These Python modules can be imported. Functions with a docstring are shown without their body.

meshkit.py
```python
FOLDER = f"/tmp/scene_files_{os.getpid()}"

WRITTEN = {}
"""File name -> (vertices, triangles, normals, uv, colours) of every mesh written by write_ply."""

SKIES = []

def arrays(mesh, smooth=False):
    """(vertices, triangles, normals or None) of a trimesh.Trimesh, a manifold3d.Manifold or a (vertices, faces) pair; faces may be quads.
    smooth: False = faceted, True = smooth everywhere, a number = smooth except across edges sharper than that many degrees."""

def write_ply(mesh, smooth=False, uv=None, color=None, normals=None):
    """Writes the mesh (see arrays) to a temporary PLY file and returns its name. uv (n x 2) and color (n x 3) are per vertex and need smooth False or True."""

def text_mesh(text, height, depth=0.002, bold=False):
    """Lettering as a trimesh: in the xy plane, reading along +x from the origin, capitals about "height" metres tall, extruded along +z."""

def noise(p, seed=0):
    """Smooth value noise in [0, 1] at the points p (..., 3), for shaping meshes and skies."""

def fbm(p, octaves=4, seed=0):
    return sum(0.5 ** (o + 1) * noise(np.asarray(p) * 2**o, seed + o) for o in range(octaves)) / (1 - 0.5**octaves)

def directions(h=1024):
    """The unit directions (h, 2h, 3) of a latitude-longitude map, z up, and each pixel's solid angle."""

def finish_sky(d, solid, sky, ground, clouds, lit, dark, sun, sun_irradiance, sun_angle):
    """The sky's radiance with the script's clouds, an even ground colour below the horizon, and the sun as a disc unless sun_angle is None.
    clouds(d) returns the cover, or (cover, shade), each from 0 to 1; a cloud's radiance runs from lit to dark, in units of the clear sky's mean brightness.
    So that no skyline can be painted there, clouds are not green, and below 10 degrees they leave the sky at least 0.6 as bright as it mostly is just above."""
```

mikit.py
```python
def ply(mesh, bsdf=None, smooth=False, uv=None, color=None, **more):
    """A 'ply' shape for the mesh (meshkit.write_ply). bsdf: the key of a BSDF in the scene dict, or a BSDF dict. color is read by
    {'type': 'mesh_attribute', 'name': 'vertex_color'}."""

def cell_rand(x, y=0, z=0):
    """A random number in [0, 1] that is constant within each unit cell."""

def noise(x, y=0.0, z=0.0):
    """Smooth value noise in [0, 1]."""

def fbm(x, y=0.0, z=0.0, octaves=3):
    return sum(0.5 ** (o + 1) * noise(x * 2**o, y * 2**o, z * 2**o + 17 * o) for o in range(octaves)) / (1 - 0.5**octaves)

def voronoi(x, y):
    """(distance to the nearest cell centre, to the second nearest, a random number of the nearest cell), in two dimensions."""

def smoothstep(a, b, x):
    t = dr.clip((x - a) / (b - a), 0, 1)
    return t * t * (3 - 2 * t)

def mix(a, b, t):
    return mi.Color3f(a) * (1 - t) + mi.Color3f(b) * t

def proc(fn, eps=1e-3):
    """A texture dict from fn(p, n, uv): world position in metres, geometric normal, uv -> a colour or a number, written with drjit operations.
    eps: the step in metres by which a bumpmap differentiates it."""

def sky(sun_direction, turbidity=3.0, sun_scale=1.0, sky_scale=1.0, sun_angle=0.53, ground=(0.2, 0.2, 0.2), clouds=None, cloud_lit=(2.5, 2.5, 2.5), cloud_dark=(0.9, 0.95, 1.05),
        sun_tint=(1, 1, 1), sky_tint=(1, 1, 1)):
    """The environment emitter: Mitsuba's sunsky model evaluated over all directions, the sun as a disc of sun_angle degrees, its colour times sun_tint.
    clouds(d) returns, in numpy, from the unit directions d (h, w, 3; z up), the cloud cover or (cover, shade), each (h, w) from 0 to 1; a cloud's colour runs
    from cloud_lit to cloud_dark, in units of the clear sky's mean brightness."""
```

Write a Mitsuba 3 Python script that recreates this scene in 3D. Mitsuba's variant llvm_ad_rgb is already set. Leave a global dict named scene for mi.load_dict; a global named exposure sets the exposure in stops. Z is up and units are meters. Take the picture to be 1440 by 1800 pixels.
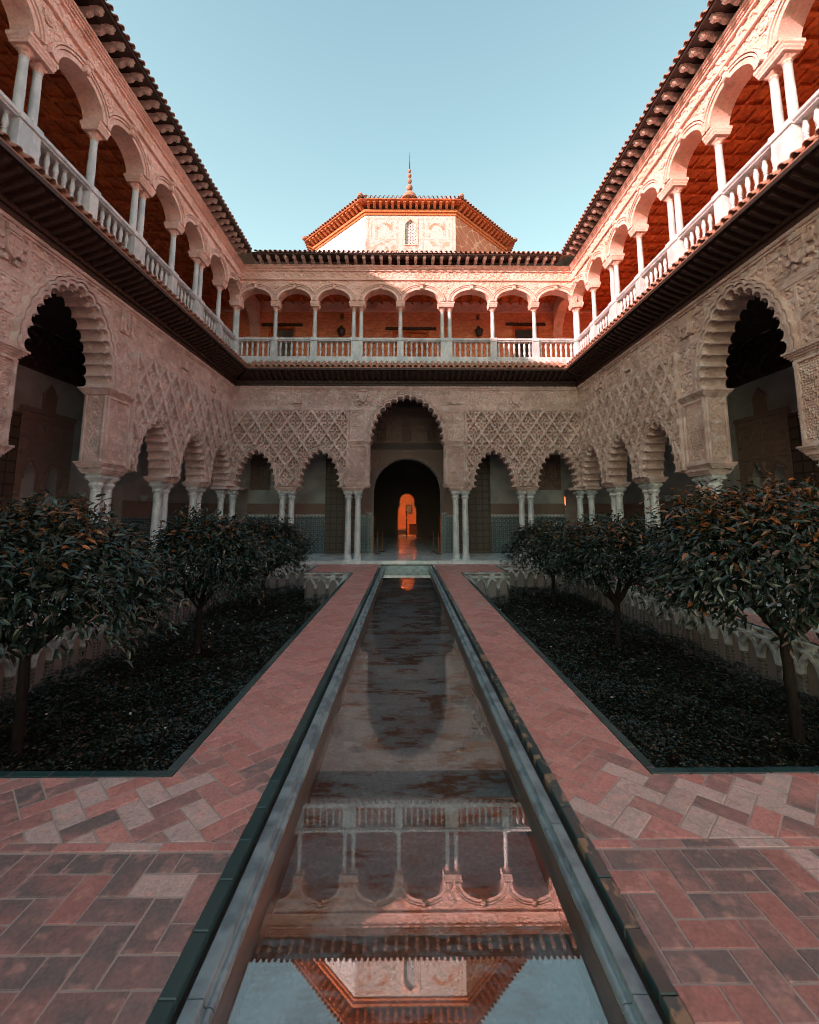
import math, random
import numpy as np
import trimesh
import shapely
from shapely.geometry import Polygon, LineString, Point, box as sbox, MultiPolygon
from shapely import affinity
from shapely.ops import unary_union
import manifold3d as m3
import drjit as dr
import mitsuba as mi
import mikit
from mikit import proc, noise, fbm, voronoi, cell_rand, smoothstep, mix

T = mi.ScalarTransform4f
rng = np.random.default_rng(7)
scene, labels = {}, {}

# ---------------------------------------------------------------- camera, sky, exposure
CAM = np.array([-0.0586, 0.0, 1.9459]); PITCH = 0.132; YAW = -0.010
_f = np.array([-math.sin(YAW) * math.cos(PITCH), math.cos(YAW) * math.cos(PITCH), math.sin(PITCH)])
scene['camera'] = {
    'type': 'perspective', 'fov': math.degrees(2 * math.atan(720 / 790.0)), 'fov_axis': 'x',
    'principal_point_offset_x': (720 - 720.8) / 1440, 'principal_point_offset_y': (900 - 799.05) / 1800,
    'near_clip': 0.05, 'far_clip': 500.0,
    'to_world': T().look_at(origin=CAM.tolist(), target=(CAM + _f).tolist(), up=[0, 0, 1])}
AZ, EL = math.radians(52.0), math.radians(23.8)          # low sun, behind the viewpoint and to the left
SUN = [-math.sin(AZ) * math.cos(EL), -math.cos(AZ) * math.cos(EL), math.sin(EL)]
scene['daylight'] = mikit.sky(SUN, turbidity=3.0, sun_scale=0.48, sky_scale=1.0, sun_angle=0.6, sun_tint=(1.02, 0.80, 1.20),
                              sky_tint=(1.26, 1.08, 0.70), ground=(0.2, 0.16, 0.14))
exposure = 4.0

# ---------------------------------------------------------------- helpers
_n = {}
def key(name, parent=None):
    base = (parent + '__' if parent else '') + name
    k = _n.get(base, 0); _n[base] = k + 1
    return base if k == 0 else '%s_%03d' % (base, k)
def add(name, shape, parent=None, to=None, **tags):
    k = key(name, parent)
    d = dict(shape)
    if to is not None:
        d['to_world'] = to
    scene[k] = d
    if tags:
        labels[k] = tags
    return k
def thing(name, label, category, group=None):
    k = key(name)
    labels[k] = {'label': label, 'category': category}
    if group: labels[k]['group'] = group
    return k
def S(mesh, mat, smooth=False, **kw):
    return mikit.ply(mesh, mat, smooth=smooth, **kw)
def mv(x=0, y=0, z=0): return T().translate([float(x), float(y), float(z)])
def rz(deg): return T().rotate([0, 0, 1], float(deg))
def cat(meshes):
    vs, fs, o = [], [], 0
    for m in meshes:
        v, f = (m.vertices, m.faces) if hasattr(m, 'vertices') else m
        vs.append(np.asarray(v)); fs.append(np.asarray(f) + o); o += len(v)
    return np.vstack(vs), np.vstack(fs)
BF = np.array([[0, 3, 2], [0, 2, 1], [4, 5, 6], [4, 6, 7], [0, 1, 5], [0, 5, 4], [1, 2, 6], [1, 6, 5], [2, 3, 7], [2, 7, 6], [3, 0, 4], [3, 4, 7]])
def bx(x0, x1, y0, y1, z0, z1):
    return np.array([[x0, y0, z0], [x1, y0, z0], [x1, y1, z0], [x0, y1, z0], [x0, y0, z1], [x1, y0, z1], [x1, y1, z1], [x0, y1, z1]], float), BF
def cbx(x0, x1, y0, y1, z0, z1, c=0.01):
    """a box with chamfered edges"""
    pts = []
    for sx, X, dx in ((0, x0, c), (1, x1, -c)):
        for sy, Y, dy in ((0, y0, c), (1, y1, -c)):
            for sz, Z, dz in ((0, z0, c), (1, z1, -c)):
                pts += [[X + dx, Y + dy, Z], [X + dx, Y, Z + dz], [X, Y + dy, Z + dz]]
    h = trimesh.convex.convex_hull(np.array(pts))
    return np.array(h.vertices), np.array(h.faces)
def lathe(prof, seg=20, fn=None):
    """profile [(r, z)] turned about z; fn(theta, r, z) may change the radius"""
    th = np.arange(seg) * 2 * np.pi / seg
    v = []
    for r, z in prof:
        rr = np.full(seg, r) if fn is None else fn(th, r, z)
        v.append(np.stack([rr * np.cos(th), rr * np.sin(th), np.full(seg, z)], 1))
    v = np.vstack(v); n = len(prof)
    i, j = np.meshgrid(np.arange(n - 1), np.arange(seg), indexing='ij')
    a, b = i * seg + j, i * seg + (j + 1) % seg
    q = np.stack([a, b, b + seg, a + seg], -1).reshape(-1, 4)
    f = np.vstack([q[:, [0, 1, 2]], q[:, [0, 2, 3]]])
    c0, c1 = len(v), len(v) + 1
    v = np.vstack([v, [[0, 0, prof[0][1]], [0, 0, prof[-1][1]]]])
    j = np.arange(seg)
    f = np.vstack([f, np.stack([(j + 1) % seg, j, j * 0 + c0], 1), np.stack([(n - 1) * seg + j, (n - 1) * seg + (j + 1) % seg, j * 0 + c1], 1)])
    return v, f
def polys(g):
    if g.is_empty: return []
    if g.geom_type == 'Polygon': return [g]
    return [p for p in getattr(g, 'geoms', []) if p.geom_type == 'Polygon' and p.area > 1e-6]
def extr(g, h):
    cs = []
    for p in polys(g):
        p = shapely.orient_polygons(p)
        cs.append(np.array(p.exterior.coords)[:-1]); cs += [np.array(r.coords)[:-1] for r in p.interiors]
    man = m3.CrossSection(cs, m3.FillRule.NonZero).extrude(h)
    m = man.to_mesh()
    return np.array(m.vert_properties[:, :3], float), np.array(m.tri_verts, int)
def prism(g, d0, d1):
    """polygon in (u, z), from depth d0 to d1"""
    v, f = extr(g, d1 - d0)
    return np.stack([v[:, 0], d1 - v[:, 2], v[:, 1]], 1), f
def prism_s(g, u0, u1):
    """polygon in (d, z), along u"""
    v, f = extr(g, u1 - u0)
    return np.stack([u0 + v[:, 2], v[:, 0], v[:, 1]], 1), f
def slab(g, z0, z1):
    v, f = extr(g, z1 - z0)
    return v + [0, 0, z0], f
def grid_relief(g, res, hf, d0=0.0):
    """a raised surface over polygon g: the front of a carved panel, height hf(u, z) in front of depth d0"""
    x0, y0, x1, y1 = g.bounds
    nx, ny = max(2, int((x1 - x0) / res) + 1), max(2, int((y1 - y0) / res) + 1)
    xs, ys = np.linspace(x0, x1, nx + 1), np.linspace(y0, y1, ny + 1)
    X, Y = np.meshgrid(xs, ys, indexing='ij')
    cx, cy = (xs[:-1] + xs[1:]) / 2, (ys[:-1] + ys[1:]) / 2
    CX, CY = np.meshgrid(cx, cy, indexing='ij')
    shapely.prepare(g)
    inside = shapely.contains_xy(g, CX.ravel(), CY.ravel()).reshape(CX.shape)
    H = hf(X, Y)
    idx = np.arange((nx + 1) * (ny + 1)).reshape(nx + 1, ny + 1)
    a, b, c, d = idx[:-1, :-1][inside], idx[1:, :-1][inside], idx[1:, 1:][inside], idx[:-1, 1:][inside]
    f = np.vstack([np.stack([a, b, c], 1), np.stack([a, c, d], 1)])
    v = np.stack([X.ravel(), (d0 - H).ravel(), Y.ravel()], 1)
    used = np.unique(f); m = np.full(len(v), -1); m[used] = np.arange(len(used))
    return v[used], m[f]
def sst(a, b, x):
    t = np.clip((x - a) / (b - a), 0, 1); return t * t * (3 - 2 * t)
def tube_path(pts, rad, sides=8):
    p = np.asarray(pts, float); r = np.broadcast_to(rad, (len(p),)).astype(float)
    t = np.gradient(p, axis=0); t /= np.linalg.norm(t, axis=1, keepdims=True) + 1e-12
    a = np.cross(t, np.where(np.abs(t[:, 2:]) < 0.9, [0, 0, 1.0], [1.0, 0, 0])); a /= np.linalg.norm(a, axis=1, keepdims=True) + 1e-12
    b = np.cross(t, a); ang = np.arange(sides) * 2 * np.pi / sides
    v = p[:, None] + r[:, None, None] * (np.cos(ang)[None, :, None] * a[:, None] + np.sin(ang)[None, :, None] * b[:, None])
    i, j = np.meshgrid(np.arange(len(p) - 1), np.arange(sides), indexing='ij')
    q = np.stack([i * sides + j, i * sides + (j + 1) % sides, (i + 1) * sides + (j + 1) % sides, (i + 1) * sides + j], -1).reshape(-1, 4)
    v = v.reshape(-1, 3); n = len(v)
    f = np.vstack([q[:, [0, 1, 2]], q[:, [0, 2, 3]]])
    v = np.vstack([v, p[:1], p[-1:]]); j = np.arange(sides); e = (len(p) - 1) * sides
    f = np.vstack([f, np.stack([(j + 1) % sides, j, j * 0 + n], 1), np.stack([e + j, e + (j + 1) % sides, j * 0 + n + 1], 1)])
    return v, f

# ---------------------------------------------------------------- materials
C3 = mi.Color3f
def rgb(c): return {'type': 'rgb', 'value': list(map(float, c))}
def pbr(name, base, rough=0.8, spec=0.4, two=True, **kw):
    b = {'type': 'principled', 'base_color': proc(base) if callable(base) else rgb(base), 'roughness': rough, 'specular': spec, **kw}
    scene[name] = {'type': 'twosided', 'bsdf': b} if two else b
def along(p, n): return dr.select(dr.abs(n.x) > dr.abs(n.y), p.y, p.x)

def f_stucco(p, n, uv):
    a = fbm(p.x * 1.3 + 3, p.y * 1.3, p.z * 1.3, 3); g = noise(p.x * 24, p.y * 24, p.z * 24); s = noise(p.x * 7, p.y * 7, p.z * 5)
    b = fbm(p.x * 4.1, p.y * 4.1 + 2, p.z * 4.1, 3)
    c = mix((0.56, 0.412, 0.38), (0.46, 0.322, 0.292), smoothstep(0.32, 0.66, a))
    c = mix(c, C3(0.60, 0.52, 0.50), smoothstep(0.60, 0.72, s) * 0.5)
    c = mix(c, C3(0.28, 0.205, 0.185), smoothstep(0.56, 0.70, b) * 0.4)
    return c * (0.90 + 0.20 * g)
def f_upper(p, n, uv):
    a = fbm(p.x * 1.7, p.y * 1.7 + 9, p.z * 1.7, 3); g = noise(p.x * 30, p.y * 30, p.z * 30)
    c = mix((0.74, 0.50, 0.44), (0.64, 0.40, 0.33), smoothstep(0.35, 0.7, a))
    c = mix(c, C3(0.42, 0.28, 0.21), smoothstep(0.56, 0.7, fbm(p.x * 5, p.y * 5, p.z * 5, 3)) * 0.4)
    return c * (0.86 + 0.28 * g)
def f_marble(p, n, uv):
    v = fbm(p.x * 5, p.y * 5, p.z * 2.2, 4); w = dr.abs(fbm(p.x * 9 + 4, p.y * 9, p.z * 4, 3) - 0.5)
    c = mix((0.54, 0.55, 0.56), (0.39, 0.42, 0.44), smoothstep(0.4, 0.7, v))
    return mix(c, C3(0.36, 0.38, 0.40), (1 - smoothstep(0.0, 0.05, w)) * 0.5)
def f_coping(p, n, uv):
    v = fbm(p.x * 7, p.y * 7, p.z * 9, 4)
    return mix((0.19, 0.265, 0.295), (0.105, 0.15, 0.175), smoothstep(0.38, 0.66, v))
def f_floor(p, n, uv):
    v = fbm(p.x * 2.5, p.y * 2.5, p.z, 4)
    c = mix((0.58, 0.62, 0.64), (0.42, 0.47, 0.50), smoothstep(0.35, 0.7, v))
    jx = dr.abs(p.x / 0.6 - dr.floor(p.x / 0.6) - 0.5); jy = dr.abs(p.y / 0.6 - dr.floor(p.y / 0.6) - 0.5)
    r = cell_rand(dr.floor(p.x / 0.6), dr.floor(p.y / 0.6), 3)
    c = c * (0.88 + 0.2 * r)
    return mix(c, C3(0.2, 0.22, 0.23), smoothstep(0.488, 0.496, dr.maximum(jx, jy)))
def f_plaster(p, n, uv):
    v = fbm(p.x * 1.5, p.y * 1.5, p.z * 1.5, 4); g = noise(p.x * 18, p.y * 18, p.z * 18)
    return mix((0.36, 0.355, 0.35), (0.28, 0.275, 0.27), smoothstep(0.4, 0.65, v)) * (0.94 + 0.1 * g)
def f_wood_dark(p, n, uv):
    g = fbm(p.x * 14, p.y * 14, p.z * 14, 3)
    return mix((0.060, 0.030, 0.022), (0.024, 0.014, 0.012), g)
def f_wood_red(p, n, uv):
    k = cell_rand(dr.floor(p.x * 4.1), dr.floor(p.y * 4.1), dr.floor(p.z * 5)); g = noise(p.x * 22, p.y * 22, p.z * 22)
    return mix((0.60, 0.175, 0.050), (0.40, 0.095, 0.03), k) * (0.70 + 0.5 * g)
def f_tile(p, n, uv):
    k = cell_rand(dr.floor(p.x * 5), dr.floor(p.y * 5), dr.floor(p.z * 3)); g = fbm(p.x * 9, p.y * 9, p.z * 9, 3)
    c = mix((0.40, 0.19, 0.125), (0.30, 0.15, 0.11), k)
    return mix(c, C3(0.20, 0.16, 0.13), smoothstep(0.52, 0.72, g) * 0.8)
def bricks(a, z, L, h, j):
    row = dr.floor(z / h); s = a / L + 0.5 * (row - 2 * dr.floor(row / 2)); col = dr.floor(s)
    fx = (s - col) * L; fz = z - row * h
    m = smoothstep(0, j, dr.minimum(dr.minimum(fx, L - fx), dr.minimum(fz, h - fz)))
    return m, cell_rand(col, row, 5)
def f_brick_wall(p, n, uv):
    m, k = bricks(along(p, n), p.z, 0.27, 0.075, 0.012)
    c = mix((0.72, 0.29, 0.15), (0.60, 0.21, 0.10), k)
    return mix((0.64, 0.36, 0.24), c, m) * (0.85 + 0.3 * noise(p.x * 8, p.y * 8, p.z * 8))
def f_garden_brick(p, n, uv):
    m, k = bricks(along(p, n), p.z, 0.25, 0.06, 0.012)
    c = mix((0.17, 0.142, 0.13), (0.105, 0.088, 0.08), k)
    w = fbm(p.x * 3, p.y * 3, p.z * 3, 3)
    c = mix((0.25, 0.245, 0.24), c, m)
    return mix(c, C3(0.30, 0.31, 0.31), smoothstep(0.55, 0.75, w) * 0.6)
def f_garden_stone(p, n, uv):
    w = fbm(p.x * 6, p.y * 6, p.z * 6, 4)
    return mix((0.54, 0.55, 0.555), (0.28, 0.285, 0.29), smoothstep(0.4, 0.68, w))
def f_azulejo(p, n, uv):
    a = along(p, n); s = 0.19
    x, z = a / s, p.z / s
    cx, cz = x - dr.floor(x) - 0.5, z - dr.floor(z) - 0.5
    r = dr.sqrt(cx * cx + cz * cz); q = dr.abs(cx) + dr.abs(cz)
    c = mix((0.20, 0.235, 0.245), (0.028, 0.062, 0.082), smoothstep(0.30, 0.34, q))
    c = mix(c, C3(0.30, 0.19, 0.09), (1 - smoothstep(0.10, 0.13, r)) * cell_rand(dr.floor(x), dr.floor(z), 2))
    c = mix(c, C3(0.22, 0.255, 0.265), smoothstep(0.44, 0.47, dr.maximum(dr.abs(cx), dr.abs(cz))))
    return c * (0.8 + 0.3 * noise(a * 3, p.z * 3))
def f_green(p, n, uv):
    k = fbm(p.x * 16, p.y * 11, uv.x * 40, 4); w = smoothstep(0.50, 0.64, k + 0.08 * (uv.x - 0.5))
    c = mix((0.014, 0.040, 0.044), (0.028, 0.066, 0.070), uv.x)
    return mix(c, C3(0.24, 0.17, 0.11), w * smoothstep(0.45, 0.75, uv.y) * 0.85)
def f_terra(p, n, uv):
    """uv.x: the tile's own random tone, uv.y: tile grey with painted foreground dimming, then pale wear"""
    b = fbm(p.x * 5 + uv.x * 37, p.y * 5, uv.x * 11, 4); g = noise(p.x * 90, p.y * 90, 0); b2 = fbm(p.x * 13 + uv.x * 17, p.y * 13 + 5, 1, 3)
    c = mix((0.46, 0.225, 0.208), (0.37, 0.160, 0.142), uv.x)
    c = mix(c, C3(0.120, 0.112, 0.113), dr.clip(0.80 + 1.5 * (b - 0.5) + 0.5 * (b2 - 0.5), 0, 1) * smoothstep(0.25, 0.7, uv.y) * 0.95)  # grey of the tile, deepened by foreground dimming painted into the colour
    c = mix(c, C3(0.52, 0.41, 0.385), smoothstep(0.75, 0.9, uv.y) * (0.55 + 0.35 * b2))
    c = mix(c, C3(0.52, 0.28, 0.24), smoothstep(0.52, 0.86, b2) * 0.5)
    c = mix(c, C3(0.10, 0.075, 0.07), smoothstep(0.74, 0.84, noise(p.x * 34 + 3, p.y * 34, 0)) * 0.2)
    return c * (0.86 + 0.28 * g)
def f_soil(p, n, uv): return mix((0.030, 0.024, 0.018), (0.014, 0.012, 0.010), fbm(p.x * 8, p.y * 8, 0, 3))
def f_pool(p, n, uv):
    a = fbm(p.x * 2.6 + 7, p.y * 5.0, 0, 5); b = fbm(p.x * 9, p.y * 26, 2, 4); c0 = fbm(p.x * 1.1, p.y * 1.3 + 3, 4, 3); g = noise(p.x * 60, p.y * 60, 0)
    c = mix((0.23, 0.25, 0.255), (0.15, 0.165, 0.17), c0)
    c = mix(c, C3(0.11, 0.055, 0.036), smoothstep(0.42, 0.64, a) * smoothstep(0.22, 0.62, b))
    c = mix(c, C3(0.22, 0.14, 0.095), smoothstep(0.56, 0.70, c0) * 0.35)
    return c * (0.7 + 0.6 * g * b)
def f_wet(p, n, uv):
    k = fbm(p.x * 4, p.y * 3, p.z * 9, 3)
    return mix((0.11, 0.085, 0.07), (0.05, 0.04, 0.035), k)
def f_bark(p, n, uv): return mix((0.030, 0.024, 0.02), (0.012, 0.010, 0.009), fbm(p.x * 30, p.y * 30, p.z * 9, 3))
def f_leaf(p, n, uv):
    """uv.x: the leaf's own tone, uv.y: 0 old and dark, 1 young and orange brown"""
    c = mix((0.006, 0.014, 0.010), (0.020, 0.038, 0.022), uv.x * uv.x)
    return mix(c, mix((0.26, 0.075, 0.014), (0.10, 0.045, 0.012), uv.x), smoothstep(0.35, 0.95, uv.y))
def f_fresco(p, n, uv):
    x, z = p.x - 0.174, p.z - 14.6
    g = fbm(p.x * 6, p.z * 6, 0, 4); ax = dr.abs(x)
    w = C3(0.50, 0.45, 0.44)
    o = C3(0.44, 0.20, 0.125)
    e = lambda d, t: 1 - smoothstep(t, t + 0.03, dr.abs(d))
    fr = dr.maximum(e(ax - 2.05, 0.025), dr.maximum(e(z - 1.72, 0.02) , dr.maximum(e(z - 0.62, 0.03), e(ax - 0.62, 0.02))))
    cx = dr.abs(ax - 1.28)
    pil = dr.maximum(e(cx - 0.38, 0.05), e(cx - 0.62, 0.03)) * smoothstep(0.7, 0.75, z) * (1 - smoothstep(1.5, 1.6, z))
    arc = e(dr.sqrt((ax - 1.28) * (ax - 1.28) + (z - 1.12) * (z - 1.12)) - 0.33, 0.06) * smoothstep(1.1, 1.15, z)
    blot = smoothstep(0.52, 0.64, fbm(p.x * 3 + 3, p.z * 3.4, 7, 3)) * (1 - smoothstep(0.5, 0.62, z))
    m = dr.maximum(dr.maximum(fr * 0.5, pil * 0.6), dr.maximum(arc, blot * 0.8)) * smoothstep(0.28, 0.55, g)
    return mix(w, o, dr.clip(m, 0, 1) * 0.85)
def f_tower_side(p, n, uv):
    a = p.x + p.y
    k = dr.abs(dr.sin(a * 5.5 + 2 * dr.sin(p.z * 4)) + dr.sin(p.z * 9 + 1.4 * dr.sin(a * 3)))
    c = mix((0.50, 0.22, 0.14), (0.40, 0.15, 0.09), fbm(a * 3, p.z * 3, 0, 3))
    return mix(c, C3(0.62, 0.36, 0.26), 1 - smoothstep(0.1, 0.3, k))
def f_door(p, n, uv):
    a = along(p, n); s = 0.30
    x, z = a / s - dr.floor(a / s) - 0.5, p.z / s - dr.floor(p.z / s) - 0.5
    k = smoothstep(0.38, 0.44, dr.maximum(dr.abs(x), dr.abs(z)))
    return mix((0.075, 0.050, 0.036), (0.035, 0.025, 0.02), k) * (0.8 + 0.4 * noise(p.x * 20, p.y * 20, p.z * 6))
pbr('stucco', f_stucco, 0.9, 0.2); pbr('stucco_upper', f_upper, 0.85, 0.25); pbr('marble', f_marble, 0.35, 0.5)
pbr('floor_marble', f_floor, 0.10, 0.5); pbr('plaster', f_plaster, 0.9, 0.2); pbr('wood_dark', f_wood_dark, 0.6, 0.4)
pbr('wood_red', f_wood_red, 0.55, 0.4); pbr('tile', f_tile, 0.75, 0.3); pbr('brick_wall', f_brick_wall, 0.9, 0.2)
pbr('garden_brick', f_garden_brick, 0.9, 0.2); pbr('garden_stone', f_garden_stone, 0.85, 0.3); pbr('azulejo', f_azulejo, 0.22, 0.5)
pbr('green_glaze', f_green, 0.16, 0.5); pbr('terra', f_terra, 0.42, 0.45); pbr('soil', f_soil, 0.95, 0.1); pbr('pool_floor', f_pool, 0.8, 0.2)
pbr('wet_stone', f_wet, 0.3, 0.5); pbr('bark', f_bark, 0.9, 0.2); pbr('leaf', f_leaf, 0.27, 0.6)
pbr('fresco', f_fresco, 0.9, 0.1); pbr('tower_side', f_tower_side, 0.9, 0.1); pbr('door_wood', f_door, 0.5, 0.4)
pbr('white_plaster', (0.50, 0.50, 0.52), 0.9, 0.1); pbr('iron', (0.02, 0.02, 0.022), 0.4, 0.5); pbr('mortar', (0.30, 0.255, 0.24), 0.95, 0.1)
pbr('brass', (0.50, 0.22, 0.10), 0.3, 0.5, metallic=0.8); pbr('picture', (0.20, 0.20, 0.19), 0.4)
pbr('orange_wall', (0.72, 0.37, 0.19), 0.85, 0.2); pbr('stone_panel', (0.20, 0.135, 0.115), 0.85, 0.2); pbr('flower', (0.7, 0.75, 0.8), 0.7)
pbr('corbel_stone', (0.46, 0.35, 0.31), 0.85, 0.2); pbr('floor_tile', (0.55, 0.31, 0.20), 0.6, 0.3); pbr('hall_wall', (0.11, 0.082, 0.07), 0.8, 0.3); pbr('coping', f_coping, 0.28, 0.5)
pbr('orange_trim', (0.50, 0.165, 0.070), 0.8, 0.2)
scene['clear_water'] = {'type': 'thindielectric', 'int_ior': 1.92, 'ext_ior': 1.0}

# ---------------------------------------------------------------- plan of the court
W, D = 7.35, 18.64            # half width of the court, distance to the far arcade
YN, YE = -9.0, D + 3.0        # how far the side wings run, stretch behind the camera added to block sun
ZF = 0.13                     # marble floor of the arcades
ZW = -0.20                    # water level

# ---------------------------------------------------------------- shared pieces of the palace
def ogive(c, a, H, zs, n=200):
    k = (H * H - a * a) / (2 * a)
    th = np.linspace(0, math.acos(max(-1, min(1, k / (a + k)))), n)
    x = (a + k) * np.cos(th) - k; z = (a + k) * np.sin(th)
    t = th / th[-1] * math.pi / 2                                # between a half ellipse and a pointed arch
    x, z = 0.35 * x + 0.65 * a * np.cos(t), 0.35 * z + 0.65 * H * np.sin(t)
    p = np.vstack([np.stack([x, z], 1), np.stack([-x[::-1], z[::-1]], 1)[1:]])
    return p + [c, zs]
def lobed(c, a, H, zs, n, fat=0.505):
    p = ogive(c, a, H, zs)
    s = np.concatenate([[0], np.cumsum(np.linalg.norm(np.diff(p, axis=0), axis=1))])
    t = (np.arange(n) + 0.5) / n * s[-1]
    q = np.stack([np.interp(t, s, p[:, 0]), np.interp(t, s, p[:, 1])], 1)
    r = fat * s[-1] / n
    g = unary_union([Polygon(p).buffer(0)] + [Point(*x).buffer(r, 12) for x in q])
    return unary_union([g.intersection(sbox(c - 9, zs, c + 9, zs + 9)), sbox(c - a - 0.05, zs - 0.06, c + a + 0.05, zs + 0.001)])
def ataurique(k, h, seed=0.0):
    def fn(u, z):
        x, y = u * k + 0.9 * np.sin(z * k * 0.9 + seed) + seed, z * k + 0.9 * np.sin(u * k * 1.1 + 2 * seed)
        v = np.sin(x) * np.sin(y) + 0.55 * np.sin(1.9 * x + 1.3 * np.sin(y)) * np.sin(2.1 * y + seed)
        return 0.004 + h * sst(-0.05, 0.06, v)
    return fn
def panels(k, h, cell, frame, seed=0.0, oz=0.0, ou=0.0):
    """arabesque squares with plain raised borders between them"""
    at = ataurique(k, h, seed)
    def fn(u, z):
        fu = np.abs((u - ou) / cell - np.floor((u - ou) / cell) - 0.5) * cell; fz = np.abs((z - oz) / cell - np.floor((z - oz) / cell) - 0.5) * cell
        b = np.maximum(fu, fz) > cell / 2 - frame
        return np.where(b, h + 0.012, at(u, z))
    return fn
def stars(cell, h):
    """interlaced star pattern of the pier faces"""
    def fn(u, z):
        row = np.floor(z / (cell * 1.5)); uu = u / cell + 0.5 * (row % 2)
        x, y = (uu - np.floor(uu) - 0.5) * cell, (z / (cell * 1.5) - row - 0.5) * cell * 1.3
        r = np.hypot(x, y) / cell; a = np.arctan2(y, x)
        k = np.cos(8 * a) * 0.07
        band = np.abs(r - 0.40 - k) < 0.045
        fl = sst(-0.1, 0.15, np.sin(2 * np.pi * (u + z) / (cell * 0.42)) * np.sin(2 * np.pi * (u - z) / (cell * 0.42)))
        return 0.004 + np.where(band, h, h * 0.65 * fl)
    return fn
CW, CH = 0.66, 0.95
def sebka(oz, ou=0.0):
    """the pierced rosettes in the diamonds of the lattice"""
    def fn(u, z):
        a, b = (u - ou) / CW, (z - oz) / CH
        p, q = a + b, a - b
        fp, fq = p - np.floor(p) - 0.5, q - np.floor(q) - 0.5
        x, y = (fp + fq) / 2 * 2, (fp - fq) / 2 * 2          # diamond coordinates, |x| + |y| < 1
        r, t = np.hypot(x, y), np.arctan2(y, x)
        hole1 = (np.abs(r - 0.54) < 0.125) & (np.cos(8 * t) > 0.0)
        hole2 = (np.abs(r - 0.22) < 0.10) & (np.cos(4 * t) > 0.15)
        edge = (np.abs(x) + np.abs(y) > 0.80) & (np.abs(x) + np.abs(y) < 0.88) & (np.sin(12 * t) > -0.2)
        h = np.full(u.shape, 0.10)
        h = np.where(r < 0.40, 0.122, h)
        h = np.where(hole1 | hole2, 0.0, h); h = np.where(edge, 0.02, h)
        return np.maximum(h, 0.003)
    return fn
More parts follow.
